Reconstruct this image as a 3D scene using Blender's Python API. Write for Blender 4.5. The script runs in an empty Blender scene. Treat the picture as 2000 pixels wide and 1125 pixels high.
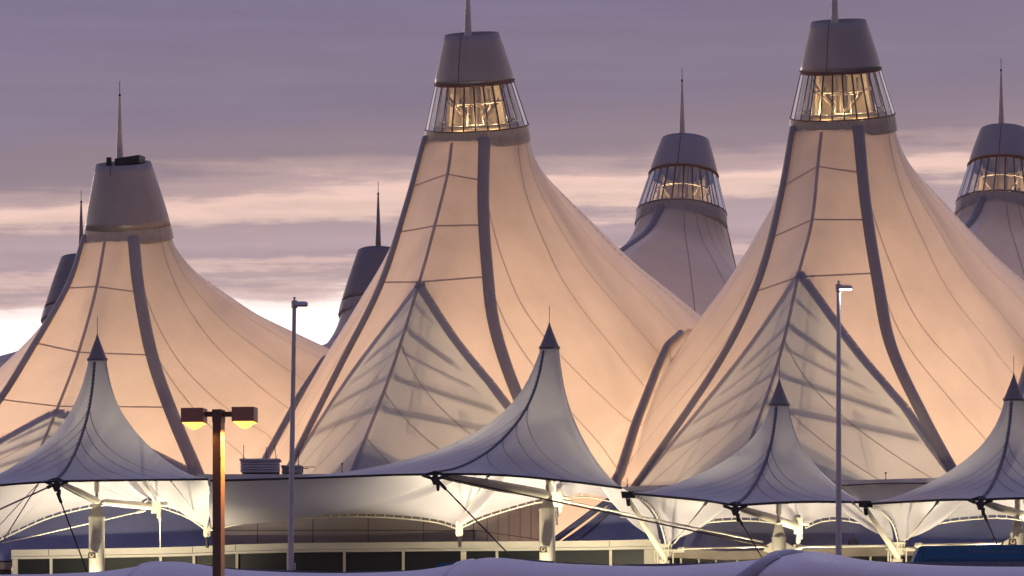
import bpy, math, random
import numpy as np
from mathutils import Vector, Matrix
random.seed(7)
R = math.radians
SC = bpy.context.scene
COL = SC.collection

# ---------------------------------------------------------------- camera
F = 11400.0            # focal length in photo pixels (photo is 2000 wide)
HY = 1550.0            # photo row of the horizon
cam = bpy.data.cameras.new("camera")
cam.sensor_fit = 'HORIZONTAL'; cam.sensor_width = 36.0
cam.lens = F / 2000.0 * 36.0
cam.shift_y = (HY - 562.5) / 2000.0
cam.clip_start = 1.0; cam.clip_end = 20000
camo = bpy.data.objects.new("camera", cam); COL.objects.link(camo)
camo.location = (0, 0, 0); camo.rotation_euler = (R(90), 0, 0)
SC.camera = camo
SC.view_settings.view_transform = 'Standard'
SC.view_settings.look = 'None'
SC.view_settings.exposure = 0.0
SC.view_settings.gamma = 1.0
SC.view_settings.use_curve_mapping = False
SC.cycles.max_bounces = 8; SC.cycles.diffuse_bounces = 4; SC.cycles.transmission_bounces = 6
SC.cycles.transparent_max_bounces = 10; SC.cycles.glossy_bounces = 3
SC.cycles.use_denoising = True
SC.cycles.sample_clamp_indirect = 6.0
SC.cycles.caustics_reflective = False; SC.cycles.caustics_refractive = False

# ---------------------------------------------------------------- sky
W = bpy.data.worlds.new("World"); SC.world = W; W.use_nodes = True
nt = W.node_tree; nt.nodes.clear()
def N(tree, typ, **kw):
    n = tree.nodes.new(typ)
    for k, v in kw.items():
        setattr(n, k, v)
    return n
def mth(tree, op, a, b=None, c=None, clamp=False):
    n = tree.nodes.new('ShaderNodeMath'); n.operation = op; n.use_clamp = clamp
    for i, v in enumerate((a, b, c)):
        if v is None: continue
        if isinstance(v, (int, float)): n.inputs[i].default_value = v
        else: tree.links.new(v, n.inputs[i])
    return n.outputs[0]
def ramp(tree, fac, stops, interp='LINEAR'):
    n = tree.nodes.new('ShaderNodeValToRGB'); cr = n.color_ramp; cr.interpolation = interp
    while len(cr.elements) > 1: cr.elements.remove(cr.elements[0])
    cr.elements[0].position = stops[0][0]; cr.elements[0].color = (*stops[0][1], 1)
    for p, c in stops[1:]:
        e = cr.elements.new(p); e.color = (*c, 1)
    tree.links.new(fac, n.inputs[0]); return n.outputs[0]
def mixc(tree, fac, a, b):
    n = tree.nodes.new('ShaderNodeMix'); n.data_type = 'RGBA'
    for s, v in ((n.inputs[0], fac), (n.inputs[6], a), (n.inputs[7], b)):
        if isinstance(v, (int, float)): s.default_value = v
        elif isinstance(v, tuple): s.default_value = (*v, 1)
        else: tree.links.new(v, s)
    return n.outputs[2]
tc = N(nt, 'ShaderNodeTexCoord'); sp = N(nt, 'ShaderNodeSeparateXYZ')
nt.links.new(tc.outputs['Generated'], sp.inputs[0])
X, Y, Z = sp.outputs
hyp = mth(nt, 'SQRT', mth(nt, 'ADD', mth(nt, 'MULTIPLY', X, X), mth(nt, 'MULTIPLY', Y, Y)))
elev = mth(nt, 'DIVIDE', Z, mth(nt, 'MAXIMUM', hyp, 0.001))
azi = mth(nt, 'ARCTAN2', X, Y)
def skynoise(sx, sy, scale, detail, seed, rough=0.55):
    cx = N(nt, 'ShaderNodeCombineXYZ')
    nt.links.new(mth(nt, 'MULTIPLY', azi, sx), cx.inputs[0])
    nt.links.new(mth(nt, 'MULTIPLY', elev, sy), cx.inputs[1]); cx.inputs[2].default_value = seed
    n = N(nt, 'ShaderNodeTexNoise'); n.inputs['Scale'].default_value = scale
    n.inputs['Detail'].default_value = detail; n.inputs['Roughness'].default_value = rough
    nt.links.new(cx.outputs[0], n.inputs['Vector'])
    return mth(nt, 'SUBTRACT', n.outputs[0], 0.5)
n1 = skynoise(8, 90, 1.0, 4, 3.1)
n2 = skynoise(14, 420, 1.0, 4, 8.7)
n4 = skynoise(30, 260, 1.0, 6, 5.5, .62)
n5 = skynoise(55, 210, 1.0, 5, 11.3, .6)
n3 = skynoise(9, 40, 1.0, 2, 1.4)
tilt = mth(nt, 'MULTIPLY', mth(nt, 'MAXIMUM', mth(nt, 'MINIMUM', azi, 0.10), -0.12), 0.045)
e2 = mth(nt, 'SUBTRACT', elev, mth(nt, 'ADD', tilt, 0.0002))
e3 = mth(nt, 'ADD', e2, mth(nt, 'ADD', mth(nt, 'MULTIPLY', n1, 0.011), mth(nt, 'ADD', mth(nt, 'MULTIPLY', n2, 0.0055), mth(nt, 'ADD', mth(nt, 'MULTIPLY', n4, .0065), mth(nt, 'MULTIPLY', n5, .006)))))
fac = mth(nt, 'DIVIDE', e3, 0.16, clamp=True)
def S(e): return e / 0.16
band = ramp(nt, fac, [
    (S(0.0), (.60, .50, .46)), (S(.060), (1.3, 1.15, 1.05)), (S(.0822), (1.5, 1.36, 1.30)), (S(.0858), (1.15, .95, .90)),
    (S(.0880), (.66, .48, .46)), (S(.0897), (.47, .35, .36)), (S(.0912), (.70, .49, .46)), (S(.0928), (.44, .33, .36)),
    (S(.0962), (.49, .365, .39)), (S(.0985), (.46, .34, .36)), (S(.1008), (.78, .55, .48)), (S(.1035), (.88, .60, .53)),
    (S(.1062), (.50, .36, .36)), (S(.110), (.31, .235, .275)), (S(.120), (.258, .205, .278)), (S(.140), (.228, .188, .29)), (1.0, (.215, .183, .295))], 'EASE')
hi = mth(nt, 'DIVIDE', mth(nt, 'SUBTRACT', elev, 0.13), 1.1, clamp=True)
dome = ramp(nt, hi, [(0, (.225, .188, .285)), (.12, (.205, .18, .28)), (.35, (.215, .20, .345)), (1, (.18, .195, .39))])
up = mth(nt, 'DIVIDE', mth(nt, 'SUBTRACT', elev, 0.14), 0.04, clamp=True)
sky = mixc(nt, up, band, dome)
# the afterglow only lies in the quarter of the horizon where the sun went down
away = mth(nt, 'MULTIPLY', mth(nt, 'SUBTRACT', mth(nt, 'ABSOLUTE', azi), 1.0), 1.1, clamp=True)
sky = mixc(nt, away, sky, mixc(nt, mth(nt, 'DIVIDE', elev, 0.5, clamp=True), (.40, .30, .33), dome))
# glow added to the low sky outside the view, for rim light and bright panes
glow = mth(nt, 'MULTIPLY', mth(nt, 'MULTIPLY', mth(nt, 'SUBTRACT', mth(nt, 'ABSOLUTE', azi), 0.22), 5.0, clamp=True),
           mth(nt, 'SUBTRACT', 1.0, mth(nt, 'MULTIPLY', mth(nt, 'SUBTRACT', mth(nt, 'ABSOLUTE', azi), 1.1), 2.0, clamp=True), clamp=True))
glow = mth(nt, 'MULTIPLY', glow, mth(nt, 'SUBTRACT', 1.0, mth(nt, 'MULTIPLY', elev, 1.8), clamp=True))
sky = mixc(nt, mth(nt, 'MULTIPLY', glow, .75), sky, (.95, .76, .74))
var = mth(nt, 'ADD', mth(nt, 'ADD', 1.0, mth(nt, 'ADD', mth(nt, 'MULTIPLY', n4, .15), mth(nt, 'MULTIPLY', n5, .10))), mth(nt, 'ADD', mth(nt, 'MULTIPLY', n3, 0.22), mth(nt, 'MULTIPLY', n2, 0.16)))
vm = N(nt, 'ShaderNodeVectorMath', operation='SCALE'); nt.links.new(sky, vm.inputs[0]); nt.links.new(var, vm.inputs['Scale'])
bg = N(nt, 'ShaderNodeBackground'); nt.links.new(vm.outputs[0], bg.inputs[0]); bg.inputs[1].default_value = 1.0
wo = N(nt, 'ShaderNodeOutputWorld'); nt.links.new(bg.outputs[0], wo.inputs[0])

# last light of the sun, just set behind the roofs on the left
sun = bpy.data.lights.new("sun", 'SUN'); sun.energy = 0.22; sun.angle = R(8); sun.color = (1, .78, .68)
suno = bpy.data.objects.new("sun", sun); COL.objects.link(suno)
suno.rotation_euler = Vector((0.30, -1.0, -0.085)).to_track_quat('-Z', 'Y').to_euler()

# ---------------------------------------------------------------- helpers
def P(px, py, Yd):
    return np.array([(px - 1000.0) / F * Yd, Yd, (HY - py) / F * Yd])
def nrm(v):
    v = np.asarray(v, float); l = np.linalg.norm(v); return v / l if l > 1e-9 else v
class MB:
    def __init__(s): s.v = []; s.f = []; s.m = []; s.sm = []
    def add(s, vs, fs, mi=0, smooth=False):
        o = len(s.v); s.v += [tuple(map(float, p)) for p in vs]
        for f in fs: s.f.append([o + i for i in f]); s.m.append(mi); s.sm.append(smooth)
    def grid(s, g, mi=0, smooth=True, closed_u=False):
        g = np.asarray(g); nu, nv = g.shape[:2]
        fs = []
        for i in range(nu if closed_u else nu - 1):
            for j in range(nv - 1):
                a = i * nv + j; b = ((i + 1) % nu) * nv + j
                fs.append((a, b, b + 1, a + 1))
        s.add(g.reshape(-1, 3), fs, mi, smooth)
    def box(s, c, size, ax=None, mi=0):
        c = np.asarray(c, float); h = np.asarray(size, float) / 2
        A = np.eye(3) if ax is None else np.array([nrm(a) for a in ax])
        vs = [c + A[0] * h[0] * i + A[1] * h[1] * j + A[2] * h[2] * k for k in (-1, 1) for j in (-1, 1) for i in (-1, 1)]
        s.add(vs, [(0, 2, 3, 1), (4, 5, 7, 6), (0, 1, 5, 4), (2, 6, 7, 3), (0, 4, 6, 2), (1, 3, 7, 5)], mi)
    def tube(s, pts, r, n=10, mi=0, cap=True, flat=None):
        pts = [np.asarray(p, float) for p in pts]; m = len(pts)
        rs = [r] * m if np.isscalar(r) else list(r)
        rings = []; ref = None
        for i in range(m):
            t = nrm(pts[min(i + 1, m - 1)] - pts[max(i - 1, 0)])
            if ref is None:
                ref = np.array([0, 0, 1.0]) if abs(t[2]) < .9 else np.array([1.0, 0, 0])
            a = nrm(ref - t * np.dot(ref, t)); ref = a; b = np.cross(t, a)
            rings.append([pts[i] + rs[i] * (a * math.cos(2 * math.pi * k / n) + b * math.sin(2 * math.pi * k / n)) for k in range(n)])
        vs = [p for rg in rings for p in rg]; fs = []
        for i in range(m - 1):
            for k in range(n):
                fs.append((i * n + k, i * n + (k + 1) % n, (i + 1) * n + (k + 1) % n, (i + 1) * n + k))
        s.add(vs, fs, mi, True)
        if cap: s.add(rings[0], [tuple(range(n))[::-1]], mi); s.add(rings[-1], [tuple(range(n))], mi)
    def prism(s, poly, d, mi=0):            # polygon (3D points) pushed by vector d
        poly = [np.asarray(p, float) for p in poly]; n = len(poly); d = np.asarray(d, float)
        vs = poly + [p + d for p in poly]
        fs = [tuple(range(n))[::-1], tuple(range(n, 2 * n))] + [(i, (i + 1) % n, n + (i + 1) % n, n + i) for i in range(n)]
        s.add(vs, fs, mi)
    def build(s, name, mats, parent=None, org=None):
        if not isinstance(mats, (list, tuple)): mats = [mats]
        o3 = np.array(parent['_org']) if parent is not None else (np.zeros(3) if org is None else np.asarray(org, float))
        me = bpy.data.meshes.new(name)
        me.from_pydata([tuple(np.array(v) - o3) for v in s.v], [], s.f)
        for m in mats: me.materials.append(m)
        me.polygons.foreach_set('material_index', s.m); me.polygons.foreach_set('use_smooth', s.sm)
        me.update()
        o = bpy.data.objects.new(name, me); COL.objects.link(o)
        o['_org'] = [float(x) for x in o3]
        if parent is not None: o.parent = parent
        else: o.location = o3
        return o
def tag(o, label=None, cat=None, group=None, kind=None):
    if label: o['label'] = label
    if cat: o['category'] = cat
    if group: o['group'] = group
    if kind: o['kind'] = kind
    return o
def thing(name, loc, label, cat, group=None):
    o = bpy.data.objects.new(name, None); COL.objects.link(o); o.location = tuple(map(float, loc))
    o.empty_display_size = .5
    o['_org'] = [float(x) for x in loc]
    return tag(o, label, cat, group)
def lamp(name, typ, loc, energy, color, parent=None, size=.5, target=None, spot=None, blend=.5):
    l = bpy.data.lights.new(name, typ); l.energy = energy; l.color = color
    if typ in ('POINT', 'SPOT'): l.shadow_soft_size = size
    if typ == 'AREA': l.size = size
    if typ == 'SPOT': l.spot_size = R(spot); l.spot_blend = blend
    o = bpy.data.objects.new(name, l); COL.objects.link(o)
    loc = np.asarray(loc, float)
    if target is not None:
        o.rotation_euler = Vector(np.asarray(target, float) - loc).to_track_quat('-Z', 'Y').to_euler()
    if parent is not None:
        o.parent = parent; loc = loc - np.array(parent['_org'])
    o.location = tuple(loc); return o

# ---------------------------------------------------------------- materials
def newmat(name):
    m = bpy.data.materials.new(name); m.use_nodes = True; t = m.node_tree; t.nodes.clear()
    return m, t
def obj_noise(t, scale, detail=4, stretch=(1, 1, 1), rough=.55):
    c = t.nodes.new('ShaderNodeTexCoord'); mp = t.nodes.new('ShaderNodeMapping'); mp.inputs['Scale'].default_value = stretch
    n = t.nodes.new('ShaderNodeTexNoise'); n.inputs['Scale'].default_value = scale; n.inputs['Detail'].default_value = detail
    n.inputs['Roughness'].default_value = rough
    t.links.new(c.outputs['Object'], mp.inputs[0]); t.links.new(mp.outputs[0], n.inputs['Vector']); return n.outputs[0]
def paint(name, col, rough=.5, metal=0.0, var=.12, scale=1.2, bump=0.0, stretch=(1, 1, 1), spec=.5):
    m, t = newmat(name)
    n = obj_noise(t, scale, 5, stretch)
    lo = tuple(c * (1 - var) for c in col); hi_ = tuple(min(1, c * (1 + var)) for c in col)
    c = ramp(t, n, [(.3, lo), (.7, hi_)])
    b = t.nodes.new('ShaderNodeBsdfPrincipled'); t.links.new(c, b.inputs['Base Color'])
    b.inputs['Metallic'].default_value = metal; b.inputs['Specular IOR Level'].default_value = spec
    n2_ = obj_noise(t, scale * 6, 3)
    t.links.new(mth(t, 'ADD', rough - .08, mth(t, 'MULTIPLY', n2_, .16)), b.inputs['Roughness'])
    if bump:
        bp = t.nodes.new('ShaderNodeBump'); bp.inputs['Strength'].default_value = bump; bp.inputs['Distance'].default_value = .05
        t.links.new(n2_, bp.inputs['Height']); t.links.new(bp.outputs[0], b.inputs['Normal'])
    o = t.nodes.new('ShaderNodeOutputMaterial'); t.links.new(b.outputs[0], o.inputs[0]); return m
def schlick(t, p, f0):
    lw = t.nodes.new('ShaderNodeLayerWeight'); lw.inputs[0].default_value = .5
    return mth(t, 'ADD', f0, mth(t, 'MULTIPLY', 1 - f0, mth(t, 'POWER', lw.outputs['Facing'], p)))
def fabric(name, col, tcol, trans, var=.05, sheen=.25, wrinkle=0.0, wscale=3.0):
    m, t = newmat(name)
    n = obj_noise(t, .35, 6); n2_ = obj_noise(t, 9, 3)
    k = mth(t, 'ADD', mth(t, 'MULTIPLY', n, .75), mth(t, 'MULTIPLY', n2_, .25))
    def vc(c): return ramp(t, k, [(.32, tuple(x * (1 - var) for x in c)), (.68, tuple(min(1, x * (1 + var)) for x in c))])
    d = t.nodes.new('ShaderNodeBsdfDiffuse'); t.links.new(vc(col), d.inputs[0]); d.inputs[1].default_value = .4
    tr = t.nodes.new('ShaderNodeBsdfTranslucent'); t.links.new(vc(tcol), tr.inputs[0])
    mx = t.nodes.new('ShaderNodeMixShader'); mx.inputs[0].default_value = trans
    t.links.new(d.outputs[0], mx.inputs[1]); t.links.new(tr.outputs[0], mx.inputs[2])
    g = t.nodes.new('ShaderNodeBsdfGlossy'); g.inputs['Roughness'].default_value = .42; g.inputs[0].default_value = (.9, .9, .9, 1)
    lw = schlick(t, 3.5, .03)
    m2 = t.nodes.new('ShaderNodeMixShader')
    t.links.new(mth(t, 'MULTIPLY', lw, sheen * 2.4, clamp=True), m2.inputs[0])
    t.links.new(mx.outputs[0], m2.inputs[1]); t.links.new(g.outputs[0], m2.inputs[2])
    if wrinkle:
        bp = t.nodes.new('ShaderNodeBump'); bp.inputs['Strength'].default_value = wrinkle; bp.inputs['Distance'].default_value = .25
        t.links.new(obj_noise(t, wscale, 4, (1, 1, .35)), bp.inputs['Height'])
        for q in (d, tr, g): t.links.new(bp.outputs[0], q.inputs['Normal'])
    o = t.nodes.new('ShaderNodeOutputMaterial'); t.links.new(m2.outputs[0], o.inputs[0]); return m
M_LAMPHEAD = paint('glare lit brown lamp housing', (.30, .135, .095), .5, 0, .1)  # orange lamp glare put into the colour, lighter than the post's brown
def emit(name, col, s):
    m, t = newmat(name); e = t.nodes.new('ShaderNodeEmission'); e.inputs[0].default_value = (*col, 1); e.inputs[1].default_value = s
    o = t.nodes.new('ShaderNodeOutputMaterial'); t.links.new(e.outputs[0], o.inputs[0]); return m
def glass(name, tint, gloss_tint, ior=1.5, boost=1.0, base=0.05):
    m, t = newmat(name)
    tr = t.nodes.new('ShaderNodeBsdfTransparent'); tr.inputs[0].default_value = (*tint, 1)
    g = t.nodes.new('ShaderNodeBsdfGlossy'); g.inputs['Roughness'].default_value = .04; g.inputs[0].default_value = (*gloss_tint, 1)
    fr = schlick(t, 3.0, .04)
    mx = t.nodes.new('ShaderNodeMixShader')
    t.links.new(mth(t, 'ADD', base, mth(t, 'MULTIPLY', fr, boost), clamp=True), mx.inputs[0])
    t.links.new(tr.outputs[0], mx.inputs[1]); t.links.new(g.outputs[0], mx.inputs[2])
    o = t.nodes.new('ShaderNodeOutputMaterial'); t.links.new(mx.outputs[0], o.inputs[0]); return m

M_FAB = fabric('tent membrane', (.47, .44, .44), (.86, .77, .71), .56, var=.10, wrinkle=.10, wscale=.9)
M_FABS = fabric('cooler membrane', (.44, .44, .46), (.66, .71, .72), .46)
M_ARCHSHADE = fabric('arch shadow membrane', (.34, .33, .37), (.56, .48, .44), .30)  # soft shadow of the arch beam, painted as a darker membrane tone
M_SEAM = fabric('membrane seam', (.33, .31, .34), (.55, .46, .41), .34, sheen=.06)
M_BAND = fabric('ridge cover membrane', (.26, .235, .25), (.5, .42, .4), .10, wrinkle=.5, wscale=2.0)
M_COLLAR = fabric('collar membrane', (.40, .37, .38), (.8, .72, .66), .30, wrinkle=.9, wscale=4.0)
M_CANF = fabric('canopy membrane', (.47, .445, .49), (.80, .78, .77), .24)
M_CANSEAM = fabric('canopy seam', (.20, .20, .26), (.3, .3, .3), .2, sheen=.1)
M_AWN = fabric('awning membrane', (.86, .81, .88), (.7, .7, .7), .10, wrinkle=.25, wscale=1.2)
M_AWNROLL = fabric('awning roll membrane', (.42, .41, .52), (.5, .5, .5), .1, wrinkle=.4, wscale=2.2)
M_CAP = paint('mauve grey metal cladding', (.28, .242, .25), .38, .25, .07, .5)
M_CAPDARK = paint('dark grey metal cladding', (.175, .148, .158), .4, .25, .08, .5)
M_SEAMLINE = paint('dark joint', (.09, .06, .06), .7)
M_DARK = paint('dark steel', (.035, .032, .035), .5, .3)
M_RUSTLINE = paint('brown rim trim', (.16, .08, .07), .5)
M_SPIRE = paint('grey beige spire paint', (.44, .39, .38), .4, .2, .06)
M_WHITE = paint('cream painted steel', (.70, .66, .56), .42, 0, .05, 1.5)
M_FASCIA = paint('cream fascia panels', (.66, .62, .52), .5, 0, .05, .8)
M_BROWN = paint('brown grey wall panels', (.23, .19, .18), .6, 0, .10, .5)
M_PARA = paint('grey roof parapet', (.36, .34, .38), .55, 0, .10, .8)
M_VENT = paint('grey vent louvres', (.55, .52, .58), .5, .1)
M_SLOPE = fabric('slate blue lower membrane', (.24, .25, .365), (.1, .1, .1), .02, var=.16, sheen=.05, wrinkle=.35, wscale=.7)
M_POLE = paint('mauve grey galvanised pole', (.40, .37, .42), .4, .3)
M_RUST = paint('brown painted steel', (.105, .055, .038), .5, 0, .15)
M_BUS = paint('deep blue bus paint', (.008, .10, .23), .4, 0, .03, spec=.4)
M_BUSGREY = paint('grey bus letters', (.16, .19, .22), .5)
M_SLATE = paint('slate grey roof sheet', (.13, .13, .19), .5)
M_ROAD = paint('asphalt', (.05, .05, .052), .85, 0, .2, 2.0)
M_GROUND = paint('dry grass and gravel', (.10, .09, .07), .9, 0, .3, .05)
M_CONC = paint('concrete', (.30, .29, .27), .8, 0, .12, .4)
M_GLASS = glass('lantern glass', (.95, .90, .82), (.95, .95, 1.0), 1.55, 2.0, .07)
M_LINER = fabric('lantern lining', (.72, .58, .40), (.7, .55, .4), .3, wrinkle=.8, wscale=2.5)
M_STEELIN = paint('dark bronze interior steel', (.12, .085, .055), .45, .2)
M_LIGHTSTEEL = paint('pale interior steel', (.5, .42, .3), .4)
def winmat():
    m, t = newmat('dark window glass')
    b = t.nodes.new('ShaderNodeBsdfPrincipled'); b.inputs['Base Color'].default_value = (.012, .016, .016, 1)
    b.inputs['Roughness'].default_value = .22; b.inputs['IOR'].default_value = 1.5
    n = obj_noise(t, .6, 3)
    t.links.new(mth(t, 'ADD', .26, mth(t, 'MULTIPLY', n, .14)), b.inputs['Roughness'])
    o = t.nodes.new('ShaderNodeOutputMaterial'); t.links.new(b.outputs[0], o.inputs[0]); return m
M_WIN = winmat()
M_SODIUM = emit('sodium lamp lens', (1.0, .38, .06), 4.5)
M_LED = emit('white lamp lens', (1.0, .95, .82), 14)
M_LENSOFF = paint('grey lamp lens', (.35, .35, .34), .3)
M_REDLAMP = emit('red marker lamp', (1.0, .25, .2), 2.0)

# ---------------------------------------------------------------- ground and road deck
TH = R(15.0); CT, ST = math.cos(TH), math.sin(TH)
ROW = np.array([CT, -ST, 0]); OUT = np.array([-ST, -CT, 0]); UPV = np.array([0, 0, 1.0])
g = MB(); g.add([(-6000, -1500, -1.7), (6000, -1500, -1.7), (6000, 9000, -1.7), (-6000, 9000, -1.7)], [(0, 1, 2, 3)])
tag(g.build('ground', M_GROUND), kind='structure')
DECK = 7.4
C0 = np.array([-1.84, 300.0, 0])
d = MB(); d.box(C0 + OUT * 45 + UPV * (DECK - .5), (170, 46, 1.0), (ROW, OUT, UPV))
tag(d.build('road_deck', M_ROAD), kind='structure')
d = MB()
d.box(C0 + OUT * 27.5 + UPV * (DECK + .075), (168, 9, .15), (ROW, OUT, UPV))
tag(d.build('pavement', M_CONC), kind='structure')

# ---------------------------------------------------------------- big peaked roofs
SP = 19.1; WID = 45.7
TILT = R(12)
G_BAND = ([0, .085, .22, .4, .65, 1], [1, .79, .55, .358, .17, 0])
G_RIB = ([0, .04, .10, .26, .55, 1], [1, .88, .78, .63, .35, 0])
G_RIBLOW = ([0, .04, .15, .42, .75, 1], [1, .84, .64, .35, .12, 0])
VAL = ([-22.9, -14, -6.5, -2, .3, 4.7, 8.4], [24.6, 24.6, 24.2, 22.9, 21.5, 18.5, 15.5])
VALREAR = ([-22.9, -14, -6.5, -3.8, .3, 3.5, 8.4], [20.4, 20.6, 20.8, 20.6, 19.4, 18.0, 15.6])
VALLOW = ([-22.9, -14, -6.5, -3.8, .3, 3.5, 8.4], [23.0, 23.1, 23.2, 22.7, 20.6, 18.6, 15.6])
def arclen(pts, n):
    pts = np.asarray(pts, float); dl = np.r_[0, np.cumsum(np.linalg.norm(np.diff(pts, axis=0), axis=1))]
    q = np.linspace(0, dl[-1], n); return np.stack([np.interp(q, dl, pts[:, k]) for k in range(3)], 1)
def smooth_poly(pts, n):                 # Catmull-Rom through measured points
    pts = [np.asarray(p, float) for p in pts]; pp = [2 * pts[0] - pts[1]] + pts + [2 * pts[-1] - pts[-2]]
    out = []
    for i in range(1, len(pp) - 2):
        for k in range(12):
            t = k / 12.0; a, b, c, e = pp[i - 1], pp[i], pp[i + 1], pp[i + 2]
            out.append(.5 * (2 * b + (c - a) * t + (2 * a - 5 * b + 4 * c - e) * t * t + (3 * b - a - 3 * c + e) * t ** 3))
    out.append(pts[-1]); return arclen(out, n)
NT = 56
def local_curve(table, mast):
    out = []
    for px, py, v in table:
        k = (px - 1000.0) / F
        u = (k * (mast[1] - v * CT) - mast[0] + v * ST) / (CT + k * ST)
        Yd = mast[1] - u * ST - v * CT
        out.append((u, v, (HY - py) * Yd / F))
    return out
T2 = dict(A=[(885, 268, 2.5), (875, 340, 4.8), (850, 440, 7.5), (820, 550, 10.5), (760, 740, 16), (690, 915, 22), (676, 945, 23)],
          BR=[(945, 264, 2.4), (943, 400, 4.2), (950, 520, 5.8), (965, 640, 7.5), (1010, 775, 9.3), (1070, 905, 9.8), (1088, 945, 10)],
          BL=[(832, 268, 1.2), (797, 400, 3.2), (745, 560, 6), (665, 720, 8), (580, 890, 9.3), (556, 940, 9.6)])
T3 = dict(A=[(1607, 250, 2.5), (1600, 310, 4.3), (1587, 430, 7.5), (1562, 530, 10.2), (1520, 708, 15.2), (1460, 880, 21), (1440, 945, 23)],
          BR=[(1676, 247, 2.4), (1690, 400, 4.2), (1715, 560, 6.3), (1740, 680, 8), (1800, 810, 9.4), (1866, 932, 9.9), (1872, 943, 10)],
          BL=[(1552, 260, 1.5), (1525, 400, 3.2), (1480, 560, 6), (1400, 720, 8), (1250, 940, 9.6), (1244, 948, 9.7)])
T1 = dict(A=[(207, 462, 2.1), (187, 570, 5), (155, 685, 7.5), (120, 780, 10.4), (72, 895, 14.3), (50, 940, 15.8)],
          BR=[(260, 460, 2.0), (270, 560, 3.6), (295, 690, 5.6), (332, 800, 7.5), (381, 917, 9.4), (392, 942, 9.7)],
          BL=[(168, 462, 1), (135, 560, 3), (60, 690, 5.6), (0, 785, 7.2), (-95, 910, 9.4), (-118, 942, 9.7)])
def make_tent(mast, tall, tabs, rear, label, kA, vR=VAL, vL=VAL, lantern_power=0, inner_power=0, dark_cap=False, seam_apex=None, junk=False, patch=None):
    """mast = world foot of the mast. local frame (u along the row, v outward, z up)."""
    sgn = -1.0 if rear else 1.0
    r_, o_ = ROW * sgn, OUT * sgn
    mast = np.array([mast[0], mast[1], -.45 if (rear and not tall) else 0.0])
    root = thing('tent_roof', mast + UPV * -1.7, label, 'tent roof', 'peaked white tent roofs of the terminal hall')
    def Wd(p): p = np.asarray(p); return mast + p[..., 0:1] * r_ + p[..., 1:2] * o_ + p[..., 2:3] * UPV
    zring, rr = (33.85, 2.66) if tall else (29.2, 2.22)
    c12, s12 = math.cos(TILT), math.sin(TILT)
    def ring(phi, z=zring, r=rr):         # phi from outward (+v) towards +u; tilted plane
        v = r * math.cos(phi)
        # axis leans outward with height
        off = (z - zring) * math.tan(TILT)
        return np.array([r * math.sin(phi), v * c12 + off, z - v * s12])
    A = smooth_poly(tabs['A'], NT); BR = smooth_poly(tabs['BR'], NT); BL = smooth_poly(tabs['BL'], NT)
    def ang(p): return math.atan2(p[0], p[1])
    # pin the tops of the measured curves onto the ring
    wts = (1 - np.linspace(0, 1, NT)) ** 6
    for cv in (A, BR, BL):
        cv += wts[:, None] * (ring(ang(cv[0])) - cv[0])
    pR, pL = ang(BR[0]), ang(BL[0]) % (2 * math.pi)
    zmid = zring - (5.8 if tall else 4.4)
    ribs = []; keys = {}
    nf = 24
    def panel(c0, c1, bulge):
        res = []
        for i in range(nf):
            q = i / nf
            g_ = c0 * (1 - q) + c1 * q
            # keep the ring round and hang a slight belly between the cables
            g_ = g_ + wts[:, None] * (ring(ang(c0[0]) * (1 - q) + ang(c1[0]) * q) - g_[0])
            res.append(g_)
        return res
    keys['BL'] = 0
    ribs += panel(BL, A, 0); keys['A'] = len(ribs)
    ribs += panel(A, BR, 0); keys['BR'] = len(ribs)
    def flank(B, side, phi0):
        nfl = 56; out = []; VV = vR if side > 0 else vL; zc = VV[1][0]
        b0 = B[-1].copy(); corner = np.array([side * SP / 2, 8.4, 15.5]); eB = None
        phiE = math.pi
        for i in range(nfl + 1):
            s = i / nfl
            if s < .10: e = b0 + (corner - b0) * (s / .10)
            elif s < .78:
                v = 8.4 - (s - .10) / .68 * (8.4 + WID / 2)
                e = np.array([side * SP / 2, v, np.interp(v, *VV)])
            else:
                q = (s - .78) / .22
                e = np.array([side * SP / 2 * (1 - q), -WID / 2, zc + (zmid - zc) * q ** 1.6])
            a0 = phi0 if side > 0 else phi0 - 2 * math.pi
            phi = a0 + (side * phiE - a0) * (s ** .72)
            st = ring(phi)
            t = np.linspace(0, 1, 60) ** 1.6
            w = min(1, s / .5) ** .8
            gg = (1 - w) * np.interp(t, *G_BAND) + w * np.interp(t, *(G_RIB if tall else G_RIBLOW))
            if i == 0: gg = np.interp(t, *G_BAND)
            xy = st[None, :2] * (1 - t[:, None]) + e[None, :2] * t[:, None]
            z = e[2] + (st[2] - e[2]) * gg
            rb = arclen(np.c_[xy, z], NT)
            # smooth the kinks of the profile table
            for _ in range(6): rb[1:-1] = .5 * rb[1:-1] + .25 * (rb[:-2] + rb[2:])
            if i == 0: eB = B - rb
            if s < .8: rb = rb + eB * (1 - s / .8) ** 1.6
            out.append(rb)
        return out
    fr = flank(BR, 1, pR); fl = flank(BL, -1, pL)
    ribs += fr; keys['E'] = len(ribs) - 1
    ribs += fl[::-1][1:-1]
    G = np.array(ribs); n = len(G)
    # relax the join rows slightly in the round direction on the flanks (not at A / B cables)
    fixed = {keys['BL'], keys['A'], keys['BR'], keys['E']}
    free = np.array([(i not in fixed) and i > keys['BR'] for i in range(n)])[:, None, None]
    for _ in range(70):
        H = G.copy()
        H[:, 1:-1] = .4 * G[:, 1:-1] + .3 * (np.roll(G, 1, 0)[:, 1:-1] + np.roll(G, -1, 0)[:, 1:-1])
        G = np.where(free, H, G)
    WG = Wd(G)
    # normals
    du = np.roll(WG, -1, 0) - np.roll(WG, 1, 0); dv = np.gradient(WG, axis=1)
    NN = np.cross(dv, du); NN /= np.maximum(np.linalg.norm(NN, axis=2, keepdims=True), 1e-9)
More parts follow.
